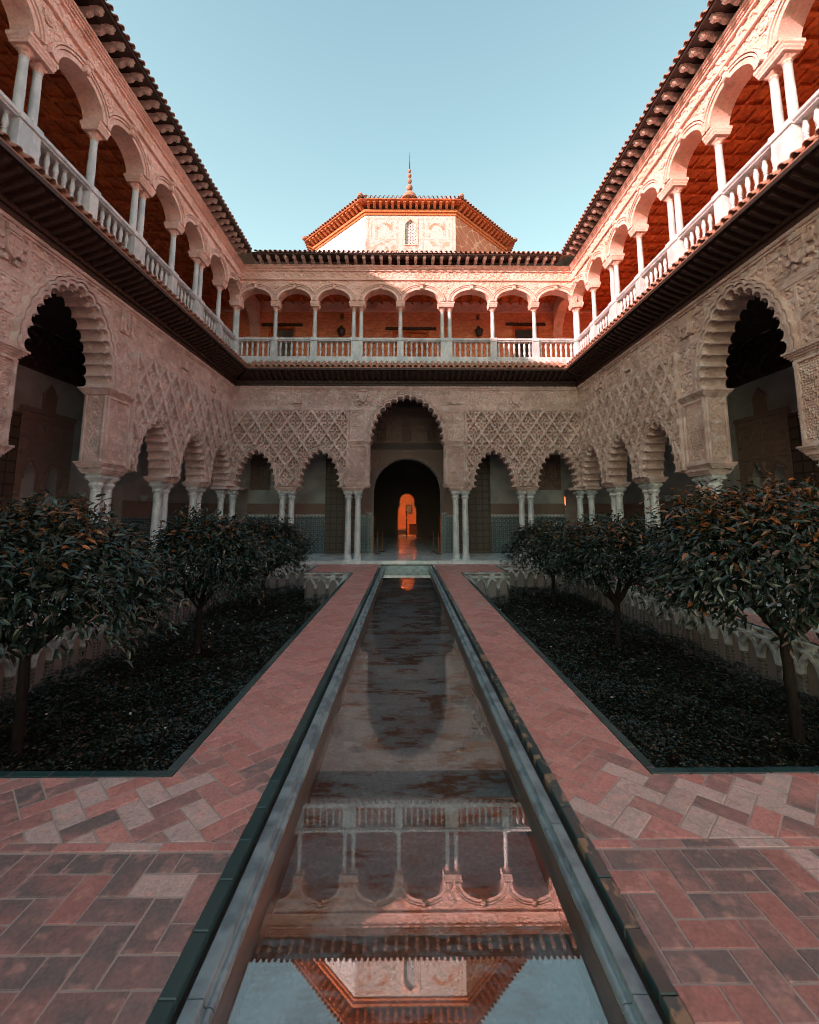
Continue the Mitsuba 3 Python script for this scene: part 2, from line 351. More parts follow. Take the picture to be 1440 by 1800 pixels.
def sebka_ribs(zone, oz, ou=0.0):
    x0, z0, x1, z1 = zone.bounds; out = []
    for sg in (1, -1):
        ks = [((u - ou) / CW + sg * (z - oz) / CH) for u in (x0, x1) for z in (z0, z1)]
        for k in range(math.ceil(min(ks)), math.floor(max(ks)) + 1):
            pts = []
            for z in np.linspace(z0 - 0.1, z1 + 0.1, 60):
                pts.append((ou + CW * (k - sg * (z - oz) / CH) + 0.018 * math.sin(z * 2 * math.pi / 0.158), z))
            g = LineString(pts).buffer(0.040, cap_style='flat').intersection(zone)
            out += [(sg, p) for p in polys(g)]
    return out

def leafy(th, r, z):
    return r * (1 + 0.10 * np.maximum(0, np.cos(8 * th)) * (1 if 0.05 < z < 0.2 else 0.3))
SHAFT = S(lathe([(0.175, 0), (0.175, 0.07), (0.165, 0.075), (0.172, 0.11), (0.16, 0.14), (0.135, 0.155), (0.142, 0.185), (0.132, 0.20), (0.128, 0.23), (0.130, 0.9), (0.122, 1.7), (0.113, 2.36), (0.125, 2.375), (0.125, 2.40), (0.113, 2.41)], 22), 'marble', 35)
def capital_mesh(s=1.0):
    def sq(th, r, z):
        k = sst(0.08, 0.26, z); m = 1 / np.maximum(np.abs(np.cos(th)), np.abs(np.sin(th)))
        lf = 0.13 * np.maximum(0, np.cos(8 * th)) * math.exp(-((z - 0.10) / 0.05) ** 2) + 0.16 * np.maximum(0, np.cos(4 * th + math.pi)) * math.exp(-((z - 0.24) / 0.05) ** 2)
        return r * ((1 - k) + k * np.minimum(m, 1.28)) * (1 + lf)
    v, f = lathe([(0.112, 0), (0.118, 0.03), (0.150, 0.075), (0.156, 0.10), (0.126, 0.14), (0.140, 0.175), (0.182, 0.225), (0.196, 0.255), (0.168, 0.275), (0.185, 0.285), (0.185, 0.33)], 32, sq)
    return v * s, f
CAPITAL = S(capital_mesh(), 'marble', 30)
def abacus(w, dp, h=0.16, mat='stucco'):
    p = [(0.78, 0.0), (0.80, 0.03), (0.88, 0.05), (0.90, 0.08), (1.0, 0.10), (1.0, h)]
    v = np.vstack([[(-w / 2 * (k + (1 - k) * 0.5), -dp / 2 * k, z), (w / 2 * (k + (1 - k) * 0.5), -dp / 2 * k, z), (w / 2 * (k + (1 - k) * 0.5), dp / 2 * k, z), (-w / 2 * (k + (1 - k) * 0.5), dp / 2 * k, z)] for k, z in p])
    f = [[0, 3, 2], [0, 2, 1]]
    for i in range(len(p) - 1):
        for j in range(4):
            a, b = i * 4 + j, i * 4 + (j + 1) % 4; f += [[a, b, b + 4], [a, b + 4, a + 4]]
    e = 4 * (len(p) - 1); f += [[e, e + 1, e + 2], [e, e + 2, e + 3]]
    return v, np.array(f)
ABACUS = S(abacus(0.94, 0.62), 'stucco')
ABACUS1 = S(abacus(0.50, 0.62), 'stucco')
USHAFT = S(lathe([(0.105, 0), (0.105, 0.04), (0.092, 0.06), (0.098, 0.08), (0.086, 0.10), (0.087, 0.5), (0.076, 1.20), (0.084, 1.21), (0.084, 1.225), (0.076, 1.23)], 18), 'marble', 35)
UCAP = S(capital_mesh(0.56), 'stucco_upper', 30)
UIMP1, UIMP2 = S(abacus(0.38, 0.48, 0.15), 'stucco_upper'), S(abacus(0.72, 0.48, 0.15), 'stucco_upper')
BALUSTER = S(lathe([(0.052, 0), (0.052, 0.045), (0.036, 0.055), (0.030, 0.08), (0.046, 0.16), (0.055, 0.23), (0.036, 0.30), (0.030, 0.325), (0.044, 0.335), (0.044, 0.365), (0.030, 0.375), (0.052, 0.44), (0.056, 0.50), (0.038, 0.60), (0.030, 0.655), (0.048, 0.675), (0.050, 0.70)], 14), 'marble', 35)
def half_tile(L, r0, r1, up=True, seg=8, th=0.014):
    """a barrel tile along -y to +y (y = 0 is the lower end)"""
    a = np.linspace(0, math.pi, seg + 1) if up else np.linspace(math.pi, 2 * math.pi, seg + 1)
    ring = lambda r, y: np.stack([r * np.cos(a), np.full(seg + 1, y), r * np.sin(a)], 1)
    v = np.vstack([ring(r0, 0), ring(r1, L), ring(r0 - th, 0), ring(r1 - th, L)]); n = seg + 1
    f = []
    for j in range(seg):
        f += [[j, n + j, n + j + 1], [j, n + j + 1, j + 1]]
        f += [[2 * n + j, 3 * n + j + 1, 3 * n + j], [2 * n + j, 2 * n + j + 1, 3 * n + j + 1]]
        f += [[j, j + 1, 2 * n + j + 1], [j, 2 * n + j + 1, 2 * n + j]]
    for j in (0, seg):
        f += [[j, 2 * n + j, 3 * n + j], [j, 3 * n + j, n + j]]
    return v, np.array(f)
COVER_L, COVER_U, COVER_T = S(half_tile(0.40, 0.076, 0.062), 'tile', 50), S(half_tile(0.45, 0.068, 0.056), 'tile', 50), S(half_tile(0.42, 0.066, 0.055), 'tile', 50)
PAN_L, PAN_U, PAN_T = (S(half_tile(0.62, 0.075, 0.09, False), 'tile', 50), S(half_tile(0.5, 0.06, 0.075, False), 'tile', 50), S(half_tile(0.45, 0.06, 0.07, False), 'tile', 50))
def tilt(deg): return T().rotate([1, 0, 0], float(deg))
corb = Polygon([(0.0, 0.26), (-0.56, 0.26), (-0.57, 0.22), (-0.52, 0.19), (-0.55, 0.15), (-0.50, 0.11), (-0.44, 0.12), (-0.40, 0.155), (-0.34, 0.15), (-0.30, 0.10), (-0.23, 0.075), (-0.17, 0.09), (-0.14, 0.05), (-0.08, 0.02), (0.0, 0.0)])
CORBEL = S(cat([prism_s(corb, -0.050, 0.050), prism_s(corb.buffer(-0.02), -0.062, -0.050), prism_s(corb.buffer(-0.02), 0.050, 0.062), bx(-0.075, 0.075, -0.50, -0.30, 0.20, 0.255)]), 'corbel_stone')
RAFTER = S(cat([bx(-0.040, 0.040, -0.74, -0.01, -0.10, 0.0), bx(-0.040, 0.040, -0.775, -0.74, -0.07, 0.0)]), 'wood_dark')
KEYSTONE = S(cat([cbx(-0.06, 0.06, -0.16, 0.0, 0, 0.26, 0.015), prism_s(Point(-0.15, 0.22).buffer(0.055, 8), -0.075, 0.075), prism_s(Point(-0.13, 0.05).buffer(0.045, 8), -0.065, 0.065)]), 'stucco_upper')
def lz(v, f):
    """a mesh turned about z becomes a disc facing the court (about -d)"""
    return np.stack([v[:, 0], -v[:, 2], v[:, 1]], 1), f
ROUNDEL = S(lz(*lathe([(0.13, 0), (0.13, 0.03), (0.10, 0.035), (0.09, 0.02), (0.075, 0.02), (0.06, 0.045), (0.02, 0.055)], 18)), 'stucco_upper', 40)
shield = Polygon([(-0.16, 0.22), (0.16, 0.22), (0.17, -0.02), (0.11, -0.16), (0, -0.24), (-0.11, -0.16), (-0.17, -0.02)])
def shield_mesh():
    m = [prism(shield, -0.07, 0.0), prism(shield.difference(shield.buffer(-0.035)), -0.095, -0.07)]
    m += [prism(sbox(-0.012, -0.18, 0.012, 0.19), -0.085, -0.07), prism(sbox(-0.13, 0.0, 0.13, 0.024), -0.085, -0.0699)]
    m += [prism(Polygon([(-0.13, 0.25), (-0.17, 0.37), (-0.09, 0.31), (-0.05, 0.40), (0, 0.32), (0.05, 0.40), (0.09, 0.31), (0.17, 0.37), (0.13, 0.25)]), -0.08, 0)]
    m += [prism(Point(x, z).buffer(r, 8), -0.06, 0) for x, z, r in ((-0.24, 0.1, 0.06), (0.24, 0.1, 0.06), (-0.22, -0.12, 0.06), (0.22, -0.12, 0.06), (-0.12, -0.27, 0.05), (0.12, -0.27, 0.05))]
    return cat(m)
SHIELD = S(shield_mesh(), 'stucco')
def castle_mesh():
    g = unary_union([sbox(-0.15, -0.16, 0.15, 0.08), sbox(-0.17, -0.19, 0.17, -0.14)] + [sbox(x - 0.03, 0.07, x + 0.03, 0.17) for x in (-0.12, 0, 0.12)])
    g = g.difference(unary_union([sbox(-0.035, -0.13, 0.035, -0.03)] + [sbox(x - 0.02, 0.0, x + 0.02, 0.045) for x in (-0.09, 0.09)]))
    return cat([prism(g, -0.09, -0.02), prism(sbox(-0.17, -0.19, 0.17, 0.17), -0.03, 0.0)])
CASTLE = S(castle_mesh(), 'stucco')
def crest_mesh():
    m = [prism(sbox(-0.26, -0.28, 0.26, 0.28), -0.045, 0)]
    for x in (-0.15, 0.15):
        m += [prism(sbox(x - 0.04, -0.18, x + 0.04, 0.16), -0.09, -0.045), prism(sbox(x - 0.06, -0.24, x + 0.06, -0.18), -0.095, -0.044), prism(sbox(x - 0.06, 0.16, x + 0.06, 0.2), -0.095, -0.044), prism(Polygon([(x - 0.05, 0.2), (x - 0.06, 0.26), (x, 0.23), (x + 0.06, 0.26), (x + 0.05, 0.2)]), -0.08, -0.044)]
    m += [prism(affinity.scale(shield, 0.45, 0.6), -0.085, -0.0445), prism(sbox(-0.22, -0.06, 0.22, -0.02), -0.1, -0.0446)]
    return cat(m)
CREST = S(crest_mesh(), 'stucco')
def colonnette():
    pr = [(0.030, 0), (0.034, 0.05), (0.026, 0.06), (0.028, 0.5)]
    for k in range(4):
        z = 0.52 + k * 0.07; pr += [(0.026, z), (0.038, z + 0.02), (0.038, z + 0.045), (0.026, z + 0.065)]
    pr += [(0.028, 0.85), (0.026, 1.50), (0.036, 1.55), (0.036, 1.62)]
    return lathe(pr, 12)
COLONNETTE = S(colonnette(), 'stucco', 35)

def lower_front(wing, Tw, sg, smalls, bigs, smin, smax, ribs_zones, pier_zones, plain_zones, frieze, res, oz):
    """the carved lower storey. s runs along the wall (mirrored by sg), z up; smalls: centres of small arches, bigs: (centre, a, pier edge)"""
    flip = (lambda g: g) if sg > 0 else (lambda g: affinity.scale(g, -1, 1, origin=(0, 0)))
    so = [lobed(c, 0.74, 1.42, 3.07, 13) for c in smalls]
    bo = [lobed(c, a, 1.80, 5.0, 17) for c, a, e in bigs]
    holes = so + bo + [sbox(c - e, 3, c + e, 5.0005) for c, a, e in bigs]
    body = sbox(smin, 3.05, smax, 7.34).difference(unary_union(holes))
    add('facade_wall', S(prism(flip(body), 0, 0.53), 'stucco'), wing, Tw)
    for g in so + bo:                                           # scalloped mouldings round each arch
        b = g.bounds; w = 0.055 if b[3] - b[1] < 1.75 else 0.07
        clip = sbox(b[0] - 1, b[1] + 0.06, b[2] + 1, 9)
        def ringof(q0, q1): return (g.buffer(q1).difference(g.buffer(q0)) if q0 else g.buffer(q1).difference(g)).intersection(clip)
        k = add('arch_moulding', S(cat([prism(flip(ringof(0, w)), -0.135, 0), prism(flip(ringof(1.3 * w, 2.0 * w)), -0.165, 0), prism(flip(ringof(2.35 * w, 2.8 * w)), -0.14, 0)]), 'stucco'), wing, Tw)
        gb = g.union(sbox(b[0] + 0.05, b[1] - 1, b[2] - 0.05, b[1] + 0.06))
        r3 = gb.buffer(0.012).difference(gb.buffer(-0.03)).intersection(sbox(b[0] - 1, b[1] + 0.06, b[2] + 1, 9))
        add('scalloped_edge', S(prism(flip(r3), -0.025, 0.05), 'stucco'), k, Tw)
    ring = unary_union([g.buffer(0.17) for g in so + bo])
    gaps = unary_union([g.buffer(0.06) for g in so + bo])
    for z in ribs_zones:
        g = z.difference(gaps)
        add('pierced_panel', S(grid_relief(flip(g), res, sebka(oz, sg * z.bounds[0]), 0), 'stucco'), wing, Tw)
        for sgn, p in sebka_ribs(flip(z.difference(ring)), oz, sg * z.bounds[0]):
            add('lattice_rib', S(prism(p, -(0.21 if res > 0.018 else 0.175) if sgn * sg * (1 if z.bounds[0] < 0 or len(ribs_zones) == 1 else -1) > 0 else -(0.185 if res > 0.018 else 0.155), -0.06), 'stucco'), wing, Tw)
        x0, z0, x1, z1 = z.bounds
        for xx in (x0, x1):
            add('panel_border', S(prism(flip(sbox(xx - 0.03, z0, xx + 0.03, z1).difference(ring)), -0.135, 0), 'stucco'), wing, Tw)
    for z in pier_zones:
        add('pier_relief', S(grid_relief(flip(z.buffer(-0.05)), res * 0.8, stars(0.24, 0.035), 0), 'stucco'), wing, Tw)
        fr = z.difference(z.buffer(-0.06))
        add('pier_border', S(prism(flip(fr), -0.06, 0), 'stucco'), wing, Tw)
    for i, z in enumerate(plain_zones):
        g = z.difference(gaps)
        if not g.is_empty:
            add('arabesque_panel', S(grid_relief(flip(g), res, panels(30 if res > 0.018 else 27, 0.014 if res > 0.018 else 0.026, 0.62, 0.04, 0.7 * i, 5.03 if z.bounds[3] < 6.4 else frieze[0], 0.1), 0), 'stucco'), wing, Tw)
    bring = unary_union([g.buffer(0.20) for g in bo] + [Polygon()])
    for z0, z1, pr in ((frieze[0] - 0.13, frieze[0] - 0.04, 0.05), (frieze[0] - 0.04, frieze[0], 0.03), (frieze[1], frieze[1] + 0.06, 0.05), (frieze[1] + 0.06, 7.34, 0.08)):
        add('string_moulding', S(prism(flip(sbox(smin, z0, smax, z1).difference(bring)), -pr, 0), 'stucco'), wing, Tw)
    for c, a, e in bigs:                                        # the ledges that carry the tall arch
        for q in (-1, 1):
            p0, p1 = (c - e - 0.86, c - e + 0.14) if q < 0 else (c + e - 0.14, c + e + 0.86)
            if p0 < smin: continue
            m = [prism(flip(sbox(p0 + 0.03 * k, 4.84 + 0.04 * (3 - k), p1 - 0.03 * k, 4.88 + 0.04 * (3 - k))), -0.16 + 0.03 * k, 0.53 + 0.1 - 0.03 * k) for k in range(4)]
            add('impost_ledge', S(cat(m), 'stucco'), wing, Tw)
            for dd in (0.0, 0.45):
                add('colonnette', COLONNETTE, wing, Tw @ mv(sg * (c + q * (e - 0.03)), dd, 3.2))
            add('reveal_relief', S(reveal_mesh(flip, c, e, q), 'stucco'), wing, Tw)
            m = [prism(flip(sbox(p0 + 0.04 + 0.02 * k, 3.16 - 0.035 * k, p1 - 0.04 - 0.02 * k, 3.195 - 0.035 * k)), -0.10 + 0.025 * k, 0.53 + 0.06 - 0.02 * k) for k in range(4)]
            add('pier_base_moulding', S(cat(m), 'stucco'), wing, Tw)
def reveal_mesh(flip, c, e, q):
    """carved panel on the inner side of a tall pier, facing the arch opening"""
    v, f = grid_relief(sbox(0.07, 3.3, 0.46, 4.8), 0.013, ataurique(34, 0.025, 1.3), 0)
    gx = -1 if flip(sbox(1, 0, 2, 1)).bounds[0] < 0 else 1
    x0 = gx * (c + q * e)
    side = -q * gx                                            # the panel looks towards +u (side > 0) or -u
    h = -v[:, 1]
    w = np.stack([x0 + side * h, v[:, 0], v[:, 2]], 1)
    return w, (f if side > 0 else f[:, ::-1])

def columns(wing, Tw, sg, spots):
    """spots: (s, half spacing) pairs or (s, 0) single"""
    for s, hs in spots:
        if hs:
            add('abacus', ABACUS, wing, Tw @ mv(sg * s, 0.26, 2.92))
        for q in ((-hs, hs) if hs else (0,)):
            k = add('column', SHAFT, wing, Tw @ mv(sg * s + q, 0.26, ZF))
            add('capital', CAPITAL, k, Tw @ mv(sg * s + q, 0.26, ZF + 2.41) @ T().scale([1, 1, 1.17]))

def eaves(wing, Tw, sg, s0, s1, c0, c1):
    """lower pent roof and upper roof edge between s0 and s1 (the tile edge); c0, c1: 1 where the roof runs into the corner of the court"""
    x0, x1 = (s0, s1) if sg > 0 else (-s1, -s0)
    a0, a1 = (c0, c1) if sg > 0 else (c1, c0)
    def sheet(d0, z0, d1, z1, th, e0, e1):
        g0 = (e0 - d0) * 0
        v = np.array([[x0, d0, z0], [x1, d0, z0], [x1 + a1 * (d1 - d0), d1, z1], [x0 - a0 * (d1 - d0), d1, z1]], float)
        v = np.vstack([v - [0, 0, th], v]); return v, BF
    add('eave_soffit', S(sheet(-0.74, 7.89, 0.0, 7.60, 0.03, 0, 0), 'wood_dark'), wing, Tw)
    add('eave_beam', S(cat([bx(x0 - a0 * 0.74, x1 + a1 * 0.74, -0.09, -0.001, 7.345, 7.46), bx(x0 - a0 * 0.69, x1 + a1 * 0.69, -0.15, -0.001, 7.46, 7.56)]), 'wood_dark'), wing, Tw)
    add('eave_fascia', S(bx(x0, x1, -0.80, -0.775, 7.82, 7.905), 'wood_dark'), wing, Tw)
    add('eave_sheet', S(sheet(-0.80, 7.935, -0.10, 8.36, 0.03, 0, 0), 'tile'), wing, Tw)
    n = int((x1 - x0) / 0.235); ps = (x1 - x0) / n
    for i in range(n):
        x = x0 + (i + 0.5) * ps
        add('rafter', RAFTER, wing, Tw @ mv(x, 0, 7.57) @ tilt(-21.4))
    n = int((x1 - x0) / 0.24); ps = (x1 - x0) / n
    for i in range(n):
        x = x0 + (i + 0.5) * ps
        j = rng.normal(0, 0.006, 4)
        add('cover_tile', COVER_L, wing, Tw @ mv(x + j[0], -0.84 + j[1], 7.955) @ tilt(31.3 + j[2] * 200))
        add('upper_cover_tile', COVER_L, wing, Tw @ mv(x + j[3], -0.52, 8.165) @ tilt(31.3))
        add('pan_tile', PAN_L, wing, Tw @ mv(x + ps / 2, -0.81, 8.010) @ tilt(31.3))
    # upper roof edge
    u0, u1 = x0 + a0 * 0.03, x1 - a1 * 0.03
    add('cornice_moulding', S(cat([bx(x0 - a0 * 0.75, x1 + a1 * 0.75, -0.12 - 0.04 * k, -0.06, 12.575 + 0.045 * k, 12.62 + 0.045 * k) for k in range(4)]), 'stucco_upper'), wing, Tw)
    add('roof_soffit', S(bx(x0 - a0 * 0.1, x1 + a1 * 0.1, -0.66, -0.061, 12.985, 13.01), 'wood_dark'), wing, Tw)
    add('roof_fascia', S(bx(x0, x1, -0.70, -0.66, 12.97, 13.03), 'wood_dark'), wing, Tw)
    n = int((x1 - x0) / 0.37); ps = (x1 - x0) / n
    for i in range(n):
        add('corbel', CORBEL, wing, Tw @ mv(x0 + (i + 0.5) * ps, -0.061, 12.725))
    n = int((x1 - x0) / 0.205); ps = (x1 - x0) / n
    for i in range(n):
        x = x0 + (i + 0.5) * ps; j = rng.normal(0, 0.006, 3)
        add('roof_tile', COVER_U, wing, Tw @ mv(x + j[0], -0.76 + j[1], 13.045) @ tilt(27 + j[2] * 200))
        add('roof_pan_tile', PAN_U, wing, Tw @ mv(x + ps / 2, -0.72, 13.095) @ tilt(27))

def upper_front(wing, Tw, sg, posts, smin, smax, res, relief_from):
    """gallery: posts = [(s, twin)] from small to large s"""
    flip = (lambda g: g) if sg > 0 else (lambda g: affinity.scale(g, -1, 1, origin=(0, 0)))
    hw = lambda t: 0.30 if t else 0.14
    opens, rings, mids = [], [], []
    for (s0, t0), (s1, t1) in zip(posts[:-1], posts[1:]):
        a0, a1 = s0 + hw(t0), s1 - hw(t1); c, a = (a0 + a1) / 2, (a1 - a0) / 2
        th = np.linspace(0, math.pi, 40)
        e = lambda g: Polygon(np.stack([c + (a + g) * np.cos(th), 11.16 + (0.53 + g) * np.sin(th)], 1))
        opens.append(unary_union([e(0), sbox(c - a, 11.0, c + a, 11.1605)])); mids.append(c)
        lo, hi = (s0 + s1) / 2 - (s1 - s0) / 2, s1
        cl = sbox(s0, 11.165, s1, 13)
        rings.append((e(0.11).difference(e(0)).intersection(cl), e(0.175).difference(e(0.13)).intersection(cl), e(0.235).difference(e(0.20)).intersection(cl)))
    body = sbox(smin, 11.16, smax, 12.63).difference(unary_union(opens))
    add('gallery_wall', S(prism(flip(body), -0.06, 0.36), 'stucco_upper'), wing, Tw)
    allr = unary_union([x for r in rings for x in r]).buffer(0.02)
    for r in rings:
        k = add('gallery_arch_moulding', S(prism(flip(r[0]), -0.125, -0.06), 'stucco_upper'), wing, Tw)
        add('outer_moulding', S(cat([prism(flip(r[1]), -0.15, -0.06), prism(flip(r[2]), -0.17, -0.06)]), 'stucco_upper'), k, Tw)
    for c in mids:
        add('keystone_scroll', KEYSTONE, wing, Tw @ mv(sg * c, -0.06, 11.68))
    for s, t in posts[1:-1]:
        add('roundel', ROUNDEL, wing, Tw @ mv(sg * s, -0.075, 11.86))
    z = sbox(max(smin, relief_from), 12.19, smax, 12.53)
    add('carved_frieze', S(grid_relief(flip(z), res, ataurique(19, 0.028, 2.2), -0.06), 'stucco_upper'), wing, Tw)
    sp = sbox(max(smin, relief_from), 11.3, smax, 12.10).difference(unary_union(opens).buffer(0.24)).difference(unary_union([Point(s, 11.86).buffer(0.14) for s, t in posts]))
    add('carved_spandrels', S(grid_relief(flip(sp), res, ataurique(24, 0.022, 0.4), -0.06), 'stucco_upper'), wing, Tw)
    for z0, z1, pr in ((12.11, 12.165, 0.09), (12.165, 12.19, 0.04), (12.53, 12.575, 0.08)):
        add('frieze_moulding', S(prism(flip(sbox(smin, z0, smax, z1)), -0.06 - pr, -0.06), 'stucco_upper'), wing, Tw)
    # columns, pedestals, balustrade
    for s, t in posts:
        for q in ((-0.165, 0.165) if t else (0,)):
            k = add('gallery_column', USHAFT, wing, Tw @ mv(sg * s + q, 0.15, 9.53))
            add('capital', UCAP, k, Tw @ mv(sg * s + q, 0.15, 10.76))
        add('gallery_impost', UIMP2 if t else UIMP1, wing, Tw @ mv(sg * s, 0.15, 11.01 - 0.065) @ T().scale([1, 1, 1.43]))
        w = 0.25 if t else 0.14
        add('pedestal', S(cat([bx(sg * s - w, sg * s + w, 0.0, 0.30, 8.50, 9.385), cbx(sg * s - w - 0.02, sg * s + w + 0.02, -0.035, 0.335, 9.385, 9.535, 0.012), cbx(sg * s - w - 0.03, sg * s + w + 0.03, -0.02, 0.32, 8.49, 8.62, 0.012)]), 'marble'), wing, Tw)
    for (s0, t0), (s1, t1) in zip(posts[:-1], posts[1:]):
        a0, a1 = s0 + (0.25 if t0 else 0.14), s1 - (0.25 if t1 else 0.14)
        if a1 < relief_from - 1.0: continue
        b = add('balustrade_rail', S(cat([bx(*sorted((sg * a0, sg * a1)), 0.03, 0.27, 9.385, 9.42), cbx(*sorted((sg * a0, sg * a1)), -0.01, 0.31, 9.42, 9.525, 0.02)]), 'marble'), wing, Tw)
        n = max(3, int((a1 - a0) / 0.215))
        for i in range(n):
            add('baluster', BALUSTER, wing, Tw @ mv(sg * (a0 + (i + 0.5) * (a1 - a0) / n), 0.15, 8.685))
    add('balustrade_plinth', S(cat([prism(flip(sbox(smin, 8.36, smax, 8.60)), -0.04, 0.36), prism(flip(sbox(smin, 8.60, smax, 8.688)), 0.02, 0.28)]), 'marble'), wing, Tw)
    add('upper_wall_band', S(prism(flip(sbox(smin, 7.34, smax, 8.36)), 0.0, 0.36), 'wood_dark'), wing, Tw)

# ---------------------------------------------------------------- the three wings
far = thing('palace_wing', 'carved wing with a tall central lobed arch and doorway below the octagonal tower', 'building')
left = thing('palace_wing', 'shaded gallery wing whose upper arches are dark inside', 'building')
right = thing('palace_wing', 'sunlit gallery wing with an orange coffered wooden ceiling behind its upper arches', 'building')
TF, TL, TR = mv(0, D, 0), mv(-W, 0, 0) @ rz(90), mv(W, 0, 0) @ rz(-90)
ZS0, ZS1 = 3.09, 6.29
FZ = (6.42, 7.20)
# far wing: two small arches, the tall arch, two small arches
fr_pz = [sbox(1.62, 3.2, 2.43, 4.83), sbox(-2.43, 3.2, -1.62, 4.83)]
lower_front(far, TF, 1, [-6.28, -3.62, 3.62, 6.28], [(0, 1.42, 1.62)], -W, W, [sbox(2.47, ZS0, W - 0.04, ZS1), sbox(-W + 0.04, ZS0, -2.47, ZS1)], fr_pz,
            [sbox(1.3, 5.02, 2.43, ZS1), sbox(-2.43, 5.02, -1.3, ZS1), sbox(-W, FZ[0], W, FZ[1])], FZ, 0.020, 6.29)
columns(far, TF, 1, [(-5.0, 0.19), (-2.24, 0.20), (2.24, 0.20), (5.0, 0.19)])
SB = 9.45
side_small = [12.84, 15.17, 17.44, 6.06]
for wing, Tw, sg in ((left, TL, 1), (right, TR, -1)):
    lower_front(wing, Tw, sg, side_small, [(SB, 1.16, 1.30)], 4.6, D + 0.53, [sbox(11.68, ZS0, D - 0.03, ZS1)], [sbox(10.76, 3.2, 11.62, 4.83), sbox(7.28, 3.2, 8.14, 4.83)],
                [sbox(10.4, 5.02, 11.64, ZS1), sbox(6.9, 5.02, 8.5, ZS1), sbox(6.9, FZ[0], D, FZ[1]), sbox(6.9, 4.2, 7.26, 5.0)], FZ, 0.0165, 6.29)
    columns(wing, Tw, sg, [(11.26, 0.20), (14.0, 0.19), (16.3, 0.19), (7.65, 0.2)])
    eaves(wing, Tw, sg, 5.0, D - 0.80, 0, 1)
    far_eave = D
eaves(far, TF, 1, -W + 0.80, W - 0.80, 1, 1)
for k, (x, y) in enumerate(((-7.60, 18.52), (-7.27, 18.90), (7.60, 18.52), (7.27, 18.90))):
    w = left if k == 0 else right if k == 2 else far
    c = add('column', SHAFT, w, mv(x, y, ZF)); add('capital', CAPITAL, c, mv(x, y, ZF + 2.41) @ T().scale([1, 1, 1.17]))
    if k % 2 == 0:
        add('corner_abacus', S(slab(Polygon([(-7.95, 18.2), (-7.28, 18.2), (-7.28, 18.58), (-6.95, 18.58), (-6.95, 19.25), (-7.95, 19.25)]) if x < 0 else affinity.scale(Polygon([(-7.95, 18.2), (-7.28, 18.2), (-7.28, 18.58), (-6.95, 18.58), (-6.95, 19.25), (-7.95, 19.25)]), -1, 1, origin=(0, 0)), 2.95, 3.05), 'stucco'), w)
POSTS_F = [(-7.42, 0), (-5.75, 0), (-4.03, 0), (-2.17, 1), (-0.29, 0), (1.71, 1), (3.76, 0), (5.60, 0), (7.42, 0)]
POSTS_S = [(4.25, 1), (6.08, 0), (7.90, 1), (9.72, 0), (11.55, 1), (13.43, 0), (15.20, 1), (17.0, 0), (18.72, 0)]
upper_front(far, TF, 1, POSTS_F, -W + 0.06, W - 0.06, 0.020, -W)
for wing, Tw, sg in ((left, TL, 1), (right, TR, -1)):
    upper_front(wing, Tw, sg, POSTS_S, 4.4, D + 0.36, 0.0165, 6.6)
# carved emblems set in the friezes
for x, z, s in ((-1.86, 6.86, SHIELD), (2.02, 6.86, CREST), (-4.62, 6.78, CASTLE), (4.62, 6.78, SHIELD)):
    add({id(SHIELD): 'heraldic_shield', id(CREST): 'crest_block', id(CASTLE): 'castle_emblem'}[id(s)], s, far, TF @ mv(x, -0.03, z))
for wing, Tw, sg in ((left, TL, 1), (right, TR, -1)):
    for s, m, nm in ((7.75, SHIELD, 'heraldic_shield'), (11.2, CREST, 'crest_block'), (14.3, CASTLE, 'castle_emblem'), (16.6, SHIELD, 'heraldic_shield')):
        add(nm, m, wing, Tw @ mv(sg * s, -0.03, 6.84))

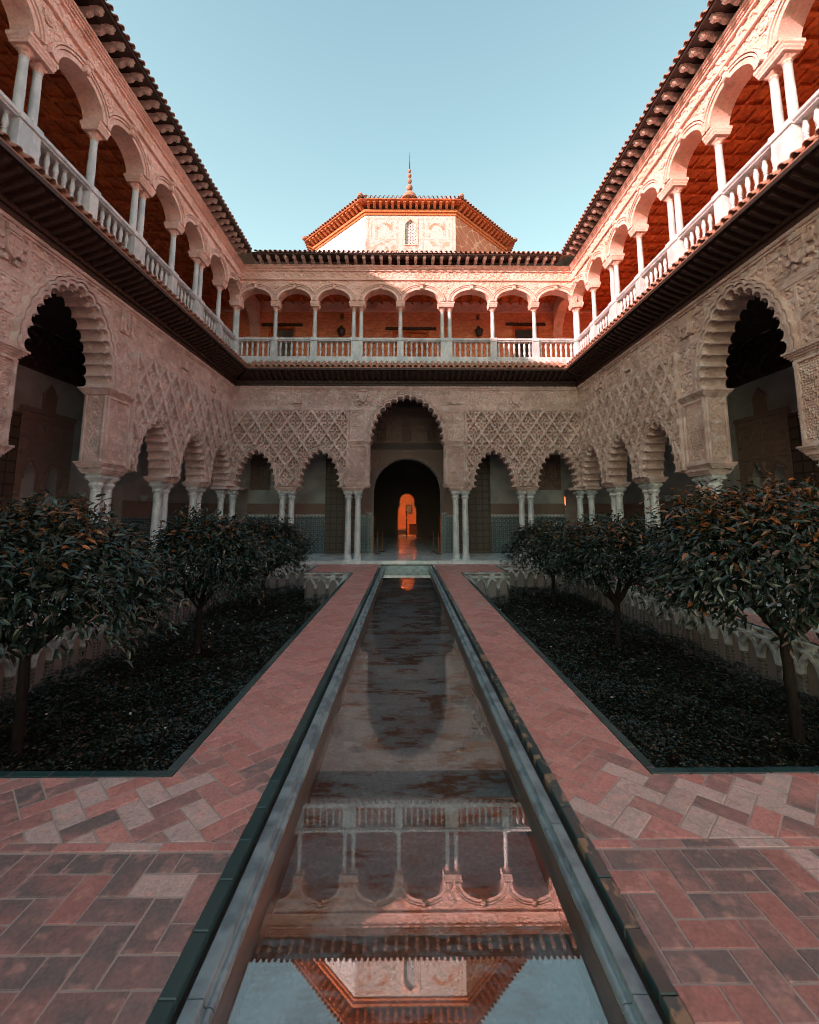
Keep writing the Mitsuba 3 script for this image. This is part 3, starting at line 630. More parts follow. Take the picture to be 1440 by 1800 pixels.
# ---------------------------------------------------------------- arcade floors, ceilings, back walls
def ring_u(inner, outer, y0):
    return sbox(-W - outer, y0, W + outer, D + outer).difference(sbox(-W - inner, y0 - 1, W + inner, D + inner))
XB = W + 3.0
add('marble_floor', S(slab(ring_u(-0.55, 3.0, YN), -0.02, ZF), 'floor_marble'), kind='structure')
door_hole = unary_union([sbox(-1.60, 0, 1.64, 3.0), Point(0.02, 3.0).buffer(1.62, 40)])
back = sbox(-XB, ZF, XB, 8.3).difference(door_hole).difference(unary_union([sbox(x - 0.42, ZF, x + 0.42, 3.15) for x in (-8.0, 8.0)])).difference(unary_union([sbox(x - 0.3, 5.4, x + 0.3, 6.5) for x in (-1.25, 0, 1.25)]))
add('back_wall', S(prism(back, 3.0, 3.4), 'plaster'), far, TF)
for wing, Tw, sg in ((left, TL, 1), (right, TR, -1)):
    a, b = sorted((sg * YN, sg * (D + 3.0)))
    g = sbox(a, ZF, b, 8.3)
    holes = [sbox(*sorted((sg * 12.0, sg * 12.6))[:1], ZF, sorted((sg * 12.0, sg * 12.6))[1], 3.3), sbox(sorted((sg * 10.2, sg * 11.7))[0], ZF, sorted((sg * 10.2, sg * 11.7))[1], 4.65), sbox(sorted((sg * 12.85, sg * 13.35))[0], ZF, sorted((sg * 12.85, sg * 13.35))[1], 3.3),
             sbox(sorted((sg * 15.9, sg * 16.5))[0], ZF, sorted((sg * 15.9, sg * 16.5))[1], 3.0)]
    add('back_wall', S(prism(g.difference(unary_union(holes)), 3.0, 3.4), 'plaster'), wing, Tw)
    u0, u1 = sorted((sg * 11.75, sg * 13.75))
    twin = unary_union([unary_union([sbox(sg * c - 0.25, ZF, sg * c + 0.25, 3.05), Point(sg * c, 3.05).buffer(0.25, 16), Polygon([(sg * c - 0.2, 3.2), (sg * c + 0.2, 3.2), (sg * c, 3.45)])]) for c in (12.3, 13.1)])
    pan = sbox(u0, 2.0, u1, 4.75).difference(twin)
    add('carved_door_panel', S(prism(pan, 2.93, 2.999), 'stone_panel'), wing, Tw)
    add('panel_relief', S(grid_relief(pan.buffer(-0.04), 0.03, panels(16, 0.02, 0.5, 0.03, 3, 2.0, u0), 2.93), 'stone_panel'), wing, Tw)
    fr = unary_union([sbox(u0, 4.72, u1, 4.85), sbox(sg * 12.7 - 0.8, 3.55, sg * 12.7 + 0.8, 3.63)] + [twin.buffer(0.06).difference(twin).intersection(sbox(-99, 2.9, 99, 4))])
    add('panel_frame', S(prism(fr, 2.88, 2.929), 'stone_panel'), wing, Tw)
    ni = unary_union([sbox(sg * 12.75 - 0.22, 4.86, sg * 12.75 + 0.22, 5.3), Polygon([(sg * 12.75 - 0.28, 5.3), (sg * 12.75 + 0.28, 5.3), (sg * 12.75, 5.65)])])
    add('niche', S(prism(ni, 2.93, 2.998), 'stone_panel'), wing, Tw)
    for pc in polys(g.intersection(sbox(a, ZF, b, 1.84)).difference(unary_union(holes))): add('dado_tiles', S(prism(pc, 2.965, 2.999), 'azulejo'), wing, Tw)
    add('dado_frieze', S(prism(g.intersection(sbox(a, 1.84, b, 2.44)).difference(unary_union(holes)).difference(sbox(u0, 1, u1, 5)), 2.94, 2.998), 'stone_panel'), wing, Tw)
    lf0, lf1 = sorted((sg * 10.25, sg * 11.70))
    add('door_leaf', S(cat([bx(lf0, lf1, 2.82, 2.93, ZF + 0.03, 4.6)]), 'door_wood'), wing, Tw)
    add('room_behind', S(prism(sbox(a, ZF, b, 8.3), 4.6, 4.7), 'plaster'), wing, Tw)
    add('cornice_ledge', S(prism(sbox(a, 5.9, b, 6.0), 2.9, 2.999), 'wood_dark'), wing, Tw)
    add('ceiling_frieze', S(grid_relief(sbox(max(a, -19), 6.0, min(b, 19), 7.15) if sg > 0 else sbox(-19, 6.0, -5, 7.15), 0.05, ataurique(9, 0.05, 1.0), 2.99), 'wood_dark'), wing, Tw)
lowceil = ring_u(0.53, 3.0, YN)
add('arcade_ceiling', S(slab(lowceil, 7.20, 7.3), 'wood_dark'), far)
gal = ring_u(0.36, 3.4, YN)
add('gallery_floor', S(slab(gal, 8.32, 8.45), 'floor_tile'), far)
# far wing, ground floor
fb = sbox(-XB, ZF, XB, 1.84).difference(door_hole.buffer(0.28)).difference(unary_union([sbox(x - 0.42, ZF, x + 0.42, 3.15) for x in (-8.0, 8.0)]))
for pc in polys(fb): add('dado_tiles', S(prism(pc, 2.965, 2.999), 'azulejo'), far, TF)
cren = unary_union([Polygon([(x, 1.84), (x + 0.09, 1.84), (x + 0.09, 1.89), (x + 0.045, 1.95), (x, 1.89)]) for x in np.arange(-7.5, 7.5, 0.16)]).difference(door_hole.buffer(0.35))
add('dado_crenels', S(prism(cren, 2.94, 2.9645), 'white_plaster'), far, TF)
add('dado_frieze', S(prism(sbox(-XB, 1.96, XB, 2.45).difference(door_hole.buffer(0.28)).difference(unary_union([sbox(x - 0.42, 1, x + 0.42, 3.15) for x in (-8.0, 8.0)])), 2.94, 2.998), 'stone_panel'), far, TF)
for x0, x1 in ((-7.5, -6.55), (5.75, 7.45)):
    add('carved_wall_panel', S(grid_relief(sbox(x0, 3.1, x1, 5.0), 0.03, panels(15, 0.02, 0.48, 0.03, 1, 3.1, x0), 2.97), 'stone_panel'), far, TF)
for x0, x1 in ((-3.86, -2.45), (2.45, 4.0)):
    dd = add('door_leaf', S(cat([bx(x0, x1, 2.80, 2.92, ZF + 0.02, 4.85)]), 'door_wood'), far, TF)
    for j in range(2):
        for i in range(5):
            xa, xb = x0 + 0.08 + j * (x1 - x0 - 0.08) / 2, x0 + j * (x1 - x0 - 0.08) / 2 + (x1 - x0 - 0.08) / 2
            add('door_panel', S(cbx(xa, xb, 2.775, 2.80, 0.35 + i * 0.9, 1.13 + i * 0.9, 0.02), 'door_wood'), dd, TF)
portal = sbox(-2.42, ZF, 2.42, 5.05).difference(door_hole)
pf = portal.difference(sbox(-2.42, ZF, -1.55, 1.95)).difference(sbox(1.55, ZF, 2.42, 1.95))
pt = add('portal_surround', S(prism(pf, 2.86, 2.999), 'stone_panel'), far, TF)
add('portal_relief', S(grid_relief(portal.difference(door_hole.buffer(0.26)).intersection(sbox(-2.35, 3.0, 2.35, 4.98)), 0.022, ataurique(26, 0.025, 0.2), 2.86), 'stone_panel'), pt, TF)
add('portal_arch_moulding', S(cat([prism(door_hole.buffer(0.12).difference(door_hole).intersection(sbox(-3, 2.1, 3, 6)), 2.80, 2.8595), prism(door_hole.buffer(0.24).difference(door_hole.buffer(0.18)).intersection(sbox(-3, 2.1, 3, 6)), 2.82, 2.8596)]), 'stone_panel'), pt, TF)
for q in (-1, 1):
    add('tiled_jamb', S(bx(*sorted((q * 1.62 + 0.02, q * 1.90 + 0.02)), 2.84, 2.998, ZF, 1.95), 'azulejo'), pt, TF)
    m = [prism(Polygon([(x, 1.95), (x + 0.05, 1.95), (x + 0.025, 2.05)]), 2.85, 2.99) for x in np.arange(min(q * 1.62, q * 1.9) + 0.02, max(q * 1.62, q * 1.9), 0.056)]
    add('jamb_crenels', S(cat(m), 'white_plaster'), pt, TF)
    add('jamb_lining', S(bx(*sorted((q * 1.62 + 0.02, q * 1.60 + 0.02)), 3.0, 3.5, ZF, 1.9), 'orange_trim'), pt, TF)
add('lintel_beam', S(cat([bx(-2.3, 2.3, 2.80, 2.999, 5.06, 5.22), bx(-2.2, 2.2, 2.84, 2.999, 5.22, 5.36)]), 'wood_dark'), far, TF)
wp = sbox(-2.4, 5.37, 2.4, 7.15).difference(unary_union([sbox(x - 0.3, 5.4, x + 0.3, 6.5) for x in (-1.25, 0, 1.25)]))
add('window_band', S(grid_relief(wp, 0.025, panels(20, 0.02, 0.42, 0.03, 2, 5.4), 2.95), 'stone_panel'), far, TF)
for x in (-1.25, 0, 1.25):
    w_ = add('lattice_window', S(prism(sbox(x - 0.30, 5.4, x + 0.30, 6.5).difference(unary_union([sbox(x - 0.24, 5.46, x + 0.24, 6.2), Point(x, 6.2).buffer(0.24, 12)])), 2.92, 3.0), 'stone_panel'), far, TF)
    gz = sbox(x - 0.25, 5.45, x + 0.25, 6.45).difference(unary_union([Point(x - 0.2 + 0.08 * i, 5.5 + 0.08 * j).buffer(0.028, 6) for i in range(6) for j in range(12)]))
    add('lattice', S(prism(gz, 3.05, 3.08), 'stone_panel'), w_, TF)
add('room_behind', S(cat([prism(sbox(-XB, ZF, XB, 8.3).difference(sbox(-3.55, 0, 3.55, 6.1)), 4.6, 4.7), bx(-XB - 0.4, XB + 0.4, 3.401, 4.75, 8.301, 8.4), bx(-XB - 0.4, -XB, 3.401, 4.75, 0, 8.3), bx(XB, XB + 0.4, 3.401, 4.75, 0, 8.3)]), 'plaster'), far, TF)
# the dark hall beyond the doorway and the lit room at its end
HL = 17.2
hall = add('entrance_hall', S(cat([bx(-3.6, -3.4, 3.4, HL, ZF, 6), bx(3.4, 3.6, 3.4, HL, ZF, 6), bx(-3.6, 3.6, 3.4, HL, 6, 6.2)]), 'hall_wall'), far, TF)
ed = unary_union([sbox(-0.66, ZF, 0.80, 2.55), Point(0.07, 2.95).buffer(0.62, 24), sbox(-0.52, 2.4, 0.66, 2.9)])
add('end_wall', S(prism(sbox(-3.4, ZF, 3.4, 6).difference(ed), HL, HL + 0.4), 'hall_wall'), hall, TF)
add('hall_floor', S(slab(sbox(-3.6, D + 3.0, 3.6, D + HL + 6), 0.0, ZF - 0.004), 'floor_marble'), kind='structure')
tr = ed.intersection(sbox(-2, 2.25, 2, 4)); hh = []
for i in range(-8, 9):
    for j in range(14):
        hh.append(Point(0.07 + i * 0.16 + 0.08 * (j % 2), 2.36 + j * 0.105).buffer(0.058 if (i + j) % 3 else 0.066, 4))
tr = tr.difference(unary_union(hh)).difference(unary_union([Point(0.07 + q * 0.39, 2.2).buffer(0.30, 16) for q in (-1, 1)])) .union(ed.difference(ed.buffer(-0.05)).intersection(sbox(-2, 2.25, 2, 4)))
add('tracery_screen', S(prism(tr, HL + 0.12, HL + 0.2), 'orange_trim'), hall, TF)
add('room_wall', S(cat([bx(-2.6, 2.8, HL + 5.0, HL + 5.2, ZF, 5), bx(-2.8, -2.6, HL + 0.4, HL + 5.0, ZF, 5), bx(2.8, 3.0, HL + 0.4, HL + 5.0, ZF, 5), bx(-2.6, 2.8, HL + 0.4, HL + 5.0, 5, 5.2)]), 'orange_wall'), hall, TF)
lampm = cat([bx(-0.35, 0.35, -0.35, 0.35, 0, 0.05)])
lamp = thing('ceiling_lamp', 'warm lit lamp hanging in the orange room beyond the dark hall', 'lamp')
add('shade', S(lathe([(0.02, 0.5), (0.05, 0.4), (0.42, 0.12), (0.44, 0.06)], 20), 'iron'), lamp, mv(0.1, D + HL + 2.2, 4.4))
scene[key('glow', lamp)] = {**S((np.array([[0.51, D + HL + 2.6, 4.44], [-0.31, D + HL + 2.6, 4.44], [-0.31, D + HL + 1.8, 4.44], [0.51, D + HL + 1.8, 4.44]]), np.array([[0, 1, 2], [0, 2, 3]])), 'white_plaster'), 'emitter': {'type': 'area', 'radiance': rgb((190, 165, 135))}}
pic = thing('framed_picture', 'dark framed picture hanging on the orange wall seen through the far doorway', 'picture')
add('frame', S(cat([bx(-0.02, 0.56, HL + 4.93, HL + 4.999, 2.0, 2.08), bx(-0.02, 0.56, HL + 4.93, HL + 4.999, 2.72, 2.80), bx(-0.02, 0.06, HL + 4.93, HL + 4.999, 2.08, 2.72), bx(0.48, 0.56, HL + 4.93, HL + 4.999, 2.08, 2.72)]), 'iron'), pic, TF)
add('canvas', S(bx(0.06, 0.48, HL + 4.96, HL + 4.998, 2.08, 2.72), 'picture'), pic, TF)
pole = thing('lattice_pole', 'thin dark post standing in the middle of the far lit doorway', 'post')
add('shaft', S(lathe([(0.035, 0), (0.035, 2.2)], 12), 'iron', 30), pole, mv(0.02, D + HL + 0.16, ZF)); add('foot', S(lathe([(0.07, 0), (0.07, 0.05), (0.04, 0.1)], 12), 'iron', 30), pole, mv(0.02, D + HL + 0.16, ZF))
bench = thing('stone_bench', 'pale low bench against the orange wall in the lit far room', 'bench')
add('seat', S(cbx(-0.95, 0.05, HL + 4.3, HL + 4.9, 0.52, 0.60, 0.02), 'white_plaster'), bench, TF); add('base', S(bx(-0.9, 0.0, HL + 4.4, HL + 4.85, ZF, 0.52), 'stone_panel'), bench, TF)
cab = thing('dark_chest', 'dark wooden chest standing right of the thin post in the lit far room', 'chest')
add('body', S(cbx(0.28, 1.3, HL + 3.4, HL + 4.1, ZF + 0.06, 1.0, 0.02), 'wood_dark'), cab, TF); add('lid', S(cbx(0.24, 1.34, HL + 3.36, HL + 4.14, 1.0, 1.1, 0.04), 'wood_dark'), cab, TF)
for i, (x, y, lb) in enumerate(((-1.34, 21.1, 'slim brass barrier post beside the left tiled jamb of the main doorway'), (-1.18, 22.3, 'slim brass barrier post just inside the hall, left of the doorway'), (1.30, 22.0, 'slim brass barrier post just inside the hall, right of the doorway'), (1.46, 21.1, 'slim brass barrier post beside the right tiled jamb of the main doorway'))):
    t = thing('barrier_post', lb, 'barrier post', 'barrier posts at the main doorway')
    add('pole', S(lathe([(0.022, 0.02), (0.022, 0.92), (0.03, 0.93), (0.03, 0.97), (0.01, 0.98)], 12), 'brass', 30), t, mv(x, y, ZF)); add('foot', S(lathe([(0.16, 0), (0.16, 0.02), (0.03, 0.035)], 18), 'iron', 30), t, mv(x, y, ZF))
# ---- upper gallery interiors
add('upper_room_wall', S(cat([bx(-XB, XB, 6.0, 6.1, 8.3, 12.9), bx(-XB, XB, 3.4, 6.0, 12.7, 12.8), bx(-XB, XB, 3.4, 6.0, 8.3, 8.449)]), 'plaster'), far, TF)
bw = sbox(-XB, 8.45, XB, 12.62).difference(unary_union([sbox(-6.93, 8.45, -5.6, 11.30), sbox(-0.72, 8.45, 1.12, 11.12), sbox(5.35, 8.45, 6.65, 11.38), sbox(-3.36, 11.72, -3.18, 12.05), sbox(3.52, 11.72, 3.70, 12.05)]))
add('gallery_back_wall', S(prism(bw, 3.0, 3.4), 'brick_wall'), far, TF)
add('gallery_frieze', S(grid_relief(sbox(-7.6, 12.19, 7.6, 12.5), 0.022, ataurique(19, 0.03, 0.9), 2.99), 'stucco_upper'), far, TF)
add('gallery_frieze_moulding', S(cat([bx(-XB, XB, 2.93, 2.999, 12.10, 12.19), bx(-XB, XB, 2.92, 2.999, 12.5, 12.615)]), 'stucco_upper'), far, TF)
for x0, x1, h, mat in ((-6.93, -5.6, 11.30, ''), (-0.72, 1.12, 11.12, 'wood_red'), (5.35, 6.65, 11.38, '')):
    dr_ = add('gallery_door', S(cat([bx(x0 + 0.1, x1 - 0.1, 3.12, 3.2, 8.45, h - 0.1)]) if mat else cat([bx(x0 + 0.1, x0 + 0.16, 3.2, 4.0, 8.46, h - 0.12)]), 'wood_red'), far, TF)
    add('frame', S(cat([bx(x0, x0 + 0.10, 2.95, 3.2, 8.45, h), bx(x1 - 0.10, x1, 2.95, 3.2, 8.45, h), bx(x0 + 0.1, x1 - 0.1, 2.95, 3.2, h - 0.1, h)]), 'wood_red'), dr_, TF)
    add('lintel', S(bx(x0 - 0.35, x1 + 0.35, 2.9, 2.999, h + 0.02, h + 0.15), 'wood_dark'), dr_, TF)
    if mat == 'wood_red':
        for j in range(4):
            for i in range(3):
                w = (x1 - x0 - 0.2) / 4; add('door_panel', S(cbx(x0 + 0.1 + j * w + 0.04, x0 + 0.1 + (j + 1) * w - 0.04, 3.09, 3.119, 8.6 + i * 0.8, 9.3 + i * 0.8, 0.015), 'wood_red'), dr_, TF)
for x, lb in ((-3.27, 'black iron wall lantern between the dark left gallery door and the middle door'), (3.61, 'black iron wall lantern between the middle gallery door and the right one')):
    t = thing('wall_lantern', lb, 'lantern', 'lanterns on the gallery back wall')
    L_ = TF @ mv(x, 2.75, 10.72)
    add('body', S(lathe([(0.04, 0), (0.14, 0.05), (0.20, 0.30), (0.23, 0.32), (0.20, 0.36), (0.10, 0.44), (0.03, 0.47), (0.05, 0.5), (0.02, 0.56)], 8), 'iron'), t, L_)
    add('bracket', S(cat([bx(-0.02, 0.02, 0.0, 0.25, 0.48, 0.53), bx(-0.06, 0.06, 0.22, 0.249, 0.3, 0.66)]), 'iron'), t, L_)
fc = sbox(-W + 0.36 - 0.7, 0, W + 0.34, 1)
add('gallery_ceiling', S(bx(-W - 0.35, W + 0.35, 0.36, 3.0, 12.622, 12.7), 'wood_red'), far, TF)
for i in range(30):
    add('ceiling_beam', S(bx(-7.3 + i * 0.5, -7.18 + i * 0.5, 0.361, 2.99, 12.5, 12.621), 'wood_red'), far, TF)
ta = Polygon([(0.36, 11.1)] + [(1.68 - 1.32 * math.cos(t), 10.7 + 1.3 * math.sin(t)) for t in np.linspace(0.31, math.pi, 30)] + [(3.0, 10.6), (3.0, 12.6), (0.36, 12.6)])
tb = Polygon([(0.36, 11.1)] + [(1.68 - 1.32 * math.cos(t), 10.7 + 1.3 * math.sin(t)) for t in np.linspace(0.31, math.pi, 30)] + [(3.0, 10.6), (3.25, 10.6)] + [(1.68 - 1.6 * math.cos(t), 10.7 + 1.58 * math.sin(t)) for t in np.linspace(math.pi, 0.25, 30)])
for q in (-1, 1):
    k = add('transverse_arch', S(prism_s(ta, q * 7.62 - 0.18, q * 7.62 + 0.18), 'stucco_upper'), far, TF)
    add('arch_rib', S(prism_s(tb.intersection(sbox(0.36, 9, 2.999, 12.5)), q * 7.62 - 0.23, q * 7.62 + 0.23), 'stucco_upper'), k, TF)
    add('arch_corbel', S(abacus(0.5, 0.5, 0.3), 'stucco_upper'), k, TF @ mv(q * 7.62, 2.74, 10.3))
for wing, Tw, sg in ((left, TL, 1), (right, TR, -1)):
    a, b = sorted((sg * YN, sg * (D + 3.4)))
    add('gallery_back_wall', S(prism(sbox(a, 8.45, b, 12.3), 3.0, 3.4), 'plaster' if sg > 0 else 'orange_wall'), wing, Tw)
    c0, c1 = sorted((sg * 4.5, sg * (D + 2.999)))
    cw = 'wood_red'
    add('gallery_ceiling', S(bx(c0, c1, 0.36, 3.0, 12.36, 12.42), cw), wing, Tw)
    for i in range(7):
        d = 0.42 + i * 0.42
        add('ceiling_joist', S(bx(c0, c1, d - 0.04, d + 0.035, 12.30, 12.359), cw), wing, Tw)
    n = int((c1 - c0) / 0.52)
    for i in range(n):
        u = c0 + (i + 0.5) * (c1 - c0) / n
        for j in range(6):
            add('ceiling_block', S(bx(u - 0.055, u + 0.045, 0.462 + j * 0.42, 0.798 + j * 0.42, 12.265, 12.359), cw), wing, Tw)
    if sg > 0:
        for s in (6.9, 9.9, 12.6, 15.3):
            g = Polygon([(s - 1.1, 8.45)] + [(s - 1.1 * math.cos(t), 10.4 + 1.1 * math.sin(t)) for t in np.linspace(0, math.pi, 24)] + [(s + 1.1, 8.45)])
            add('blind_arch', S(prism(g.buffer(0.16).difference(g).intersection(sbox(-99, 8.45, 99, 12.2)), 2.93, 2.999), 'stucco_upper'), wing, Tw)
# roofs behind the eaves; side ones lengthened unseen, left ridge raised, to block sun
def roof(name, q, y0, y1):
    e, r = q * (W - 0.74), q * (W + 3.45)
    v = np.array([[e, y0, 13.02], [e, y1, 13.02], [r, y1 + 0.0, 17.62], [r, y0, 17.62], [q * (W + 7.6), y0, 13.0], [q * (W + 7.6), y1, 13.0]], float)
    return v, np.array([[0, 1, 2], [0, 2, 3], [3, 2, 5], [3, 5, 4]])
add('tiled_roof', S(roof('r', -1, YN, D + 3), 'tile'), left); add('tiled_roof', S((lambda v, f: (v * [1, 1, 1] - (v[:, 2:] > 14) * [[0, 0, 1.6]], f))(*roof('r', 1, YN, D + 3)), 'tile'), right)
vf = np.array([[-W + 0.1, D - 0.74, 13.02], [W - 0.1, D - 0.74, 13.02], [XB, D + 3.4, 14.3], [-XB, D + 3.4, 14.3]], float)
add('tiled_roof', S((vf, np.array([[0, 1, 2], [0, 2, 3]])), 'tile'), far)
for wing, Tw, sg in ((left, TL, 1), (right, TR, -1)):
    a, b = sorted((sg * YN, sg * (D + 3.4)))
    add('outer_wall', S(prism(sbox(a, 0, b, 13.0), 7.0, 7.3), 'plaster'), wing, Tw)
    a, b = sorted((sg * YN, sg * 4.6))
    add('unseen_block_wall', S(prism(sbox(a, 0.0, b, 13.0), 0.0, 0.36), 'stucco'), wing, Tw)  # blank unseen wall, added so the wings keep sun off the court

# ---------------------------------------------------------------- the octagonal tower
tower = thing('octagonal_tower', 'pale octagonal tower with orange bracketed eaves and a spire of stacked balls', 'tower')
TS = 4.41; TCX = 0.174; TY = 20.35; AP = TS * (1 + math.sqrt(2)) / 2; TCY = TY + AP
for k, mat in ((0, 'fresco'), (-1, 'white_plaster'), (1, 'tower_side'), (-2, 'white_plaster'), (2, 'tower_side'), (3, 'white_plaster'), (-3, 'white_plaster'), (4, 'white_plaster')):
    Tt = mv(TCX, TCY, 0) @ rz(45 * k) @ mv(0, -AP, 0)
    g = sbox(-TS / 2, 13.2, TS / 2, 16.56)
    if k == 0:
        wa = unary_union([sbox(-0.27, 14.95, 0.27, 15.95), Polygon([(-0.27, 15.95), (-0.2, 16.12), (0, 16.28), (0.2, 16.12), (0.27, 15.95)])])
        g = g.difference(wa)
    add('wall_face', S(prism(g, 0, 0.3), mat), tower, Tt)
    if k == 0:
        win = add('lattice_window', S(cat([prism(sbox(-0.36, 14.9, 0.36, 16.36).difference(wa.buffer(0.03)), -0.03, 0.0), prism(wa.buffer(0.03).difference(wa), -0.05, 0.0)]), 'stucco_upper'), tower, Tt)
        hl = []
        for i in range(-3, 4):
            for j in range(18):
                hl.append(Point(i * 0.082, 14.99 + j * 0.075).buffer(0.030 if (i + j) % 2 else 0.018, 4))
        add('lattice', S(prism(wa.difference(unary_union(hl).intersection(wa.buffer(-0.02))), 0.06, 0.10), 'white_plaster'), win, Tt)
    if abs(k) > 2: continue
    ov = 0.52
    hw0, hw1 = TS / 2, TS / 2 + ov * math.tan(math.pi / 8)
    add('eave_band', S(cat([bx(-hw0 - 0.02, hw0 + 0.02, -0.05, -0.001, 16.50, 16.62), bx(-hw0 - 0.05, hw0 + 0.05, -0.12, -0.001, 16.62, 16.74)]), 'orange_trim'), tower, Tt)
    v = np.array([[-hw1, -ov, 16.99], [hw1, -ov, 16.99], [hw0, 0, 16.99], [-hw0, 0, 16.99], [-hw1, -ov, 17.03], [hw1, -ov, 17.03], [hw0, 0, 17.03], [-hw0, 0, 17.03]])
    add('eave_soffit', S((v, BF), 'wood_red'), tower, Tt)
    br = S(cat([prism_s(Polygon([(-0.001, 16.745), (-0.001, 16.985), (-0.44, 16.985), (-0.44, 16.90), (-0.34, 16.86), (-0.20, 16.78)]), -0.06, 0.06)]), 'orange_trim')
    for i in range(15):
        add('bracket', br, tower, Tt @ mv(-hw0 + (i + 0.5) * TS / 15, 0, 0))
    n = 23
    for i in range(n):
        x = -hw1 + (i + 0.5) * 2 * hw1 / n
        add('eave_tile', COVER_T, tower, Tt @ mv(x, -ov - 0.06, 17.06) @ tilt(36)); add('eave_pan_tile', PAN_T, tower, Tt @ mv(x + hw1 / n, -ov - 0.03, 17.10) @ tilt(36))
    add('hip_end', S(lathe([(0.02, 0), (0.12, 0.03), (0.14, 0.1), (0.1, 0.18), (0.02, 0.2)], 14), 'tile', 40), tower, Tt @ mv(hw1 + 0.02, -ov - 0.02, 17.05))
R1 = (AP + 0.50) / math.cos(math.pi / 8)
ang = np.arange(8) * math.pi / 4 + math.pi / 8
rv = np.vstack([np.stack([TCX + R1 * np.cos(ang), TCY + R1 * np.sin(ang), np.full(8, 17.045)], 1), [[TCX, TCY, 21.45]]])
add('roof', S((rv, np.array([[i, (i + 1) % 8, 8] for i in range(8)])), 'tile'), tower)
fin = add('finial', S(lathe([(0.52, 0), (0.50, 0.10), (0.42, 0.16), (0.42, 0.26), (0.30, 0.42), (0.16, 0.52), (0.09, 0.62)], 24), 'tile', 30), tower, mv(TCX, TCY, 21.35))
for z, r in ((22.18, 0.20), (22.64, 0.145), (23.02, 0.13), (23.35, 0.10)):
    pr = [(0.05, -r * 1.15)] + [(max(0.05, r * math.sin(t)), -r * math.cos(t)) for t in np.linspace(0.3, math.pi - 0.3, 12)] + [(0.05, r * 1.15)]
    add('ball', S(lathe(pr, 18), 'tile', 50), fin, mv(TCX, TCY, z))
add('spike', S(lathe([(0.045, 0), (0.03, 0.5), (0.006, 1.25)], 8), 'iron', 40), fin, mv(TCX, TCY, 23.45))

# ---------------------------------------------------------------- ground, paving, pool
GY0, GY1, GX0, GX1 = 3.75, 17.75, 1.885, 6.1           # the sunken garden beds
NY, NX = 15.50, 3.46                                    # the paved bay at the far end of the pool
PX, PY = 1.06, 18.0                                     # outer edge of the pool border
add('ground', S(slab(sbox(-160, -160, 160, 160).difference(sbox(-20, -14, 20, 40)), -1.9, -1.8), 'soil'), kind='structure')
pool_out = sbox(-PX, -3.0, PX, PY)
beds = {q: sbox(*sorted((q * GX0, q * GX1))[:1], GY0, sorted((q * GX0, q * GX1))[1], GY1).difference(sbox(-NX, NY, NX, GY1 + 1)) for q in (-1, 1)}
pave = sbox(-W - 0.1, -8, W + 0.1, D + 0.2).difference(pool_out).difference(unary_union([b.buffer(0.085, join_style='mitre') for b in beds.values()])).intersection(sbox(-6.9, -8, 6.9, 18.2))
paving = add('terracotta_paving', S(slab(pave, -1.2, -0.0035), 'mortar'), kind='structure')
def herring(L, wd, nx, ny):
    """brick outlines (x0, y0, x1, y1) of a herringbone, one brick wd wide and L = 2 wd + joint long"""
    out = []
    for i in range(-nx, nx):
        for j in range(-ny, ny):
            ox, oy = i * wd + 0, 0
            x, y = (j * 2) * wd * 1 + i * wd, -(j * 2) * wd + i * wd
            out.append((x, y, x + 2 * wd, y + wd)); out.append((x + 0, y + wd, x + wd, y + 3 * wd))
    return out
def tile_mesh(p, z, tone, worn):  # worn drives both the painted foreground grey and the pale wear
    """a paving tile with a worn, slightly rounded edge"""
    p = shapely.orient_polygons(p)
    o = np.array(p.exterior.coords)[:-1]; c = o.mean(0); n = len(o)
    i1 = np.array(p.buffer(-0.004, join_style='mitre').exterior.coords)[:-1]
    if len(i1) != n:
        i1 = c + (o - c) * 0.96
    else:
        i1 = i1[np.argmin(np.linalg.norm(i1[:, None] - o[None], axis=2), axis=0)]
    tx, ty = rng.normal(0, 0.006, 2)
    h = lambda q, dz: np.column_stack([q, z + dz + (q - c) @ [tx, ty]])
    v = np.vstack([h(o, -0.05), h(o, -0.004), h(i1, 0.0), [[*c, z + 0.0005]]])
    f = []
    for j in range(n):
        k = (j + 1) % n
        f += [[j, k, n + k], [j, n + k, n + j], [n + j, n + k, 2 * n + k], [n + j, 2 * n + k, 2 * n + j], [2 * n + j, 2 * n + k, 3 * n]]
    return v, np.array(f), np.tile([tone, worn], (len(v), 1))
wd = 0.152
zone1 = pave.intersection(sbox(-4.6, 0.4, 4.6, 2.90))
zoneb = pave.intersection(sbox(-4.6, 2.91, 4.6, 2.985))
zone2 = pave.intersection(sbox(-6.9, 2.99, 6.9, 18.2))
tiles = []
base = herring(0.3, wd, 80, 40)
def spread(zone, ang, dx, dy, ex):
    shapely.prepare(zone)
    for (x0, y0, x1, y1) in base:
        g = affinity.rotate(sbox(x0 + 0.004, y0 + 0.004, x1 - 0.004, y1 - 0.004), ang, origin=(0, 0))
        g = affinity.translate(g, dx, dy)
        c = g.centroid
        if not (zone.bounds[0] - 0.3 < c.x < zone.bounds[2] + 0.3 and zone.bounds[1] - 0.3 < c.y < zone.bounds[3] + 0.3) or not zone.intersects(g): continue
        if not zone.contains(g):
            g = g.intersection(zone)
        for p in polys(g):
            if p.area > 0.0015 and len(p.exterior.coords) < 9 and not p.interiors: tiles.append(p)
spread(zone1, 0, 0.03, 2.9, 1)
spread(zone2, 45, 0.05, 9.0, 1)
for x in np.arange(-4.6, 4.6, 0.31):
    for p in polys(sbox(x + 0.004, 2.914, x + 0.306, 2.982).intersection(zoneb)):
        if p.area > 0.001: tiles.append(p)
tiles.sort(key=lambda p: math.hypot(p.centroid.x, p.centroid.y))
rest = []; near_n = 0
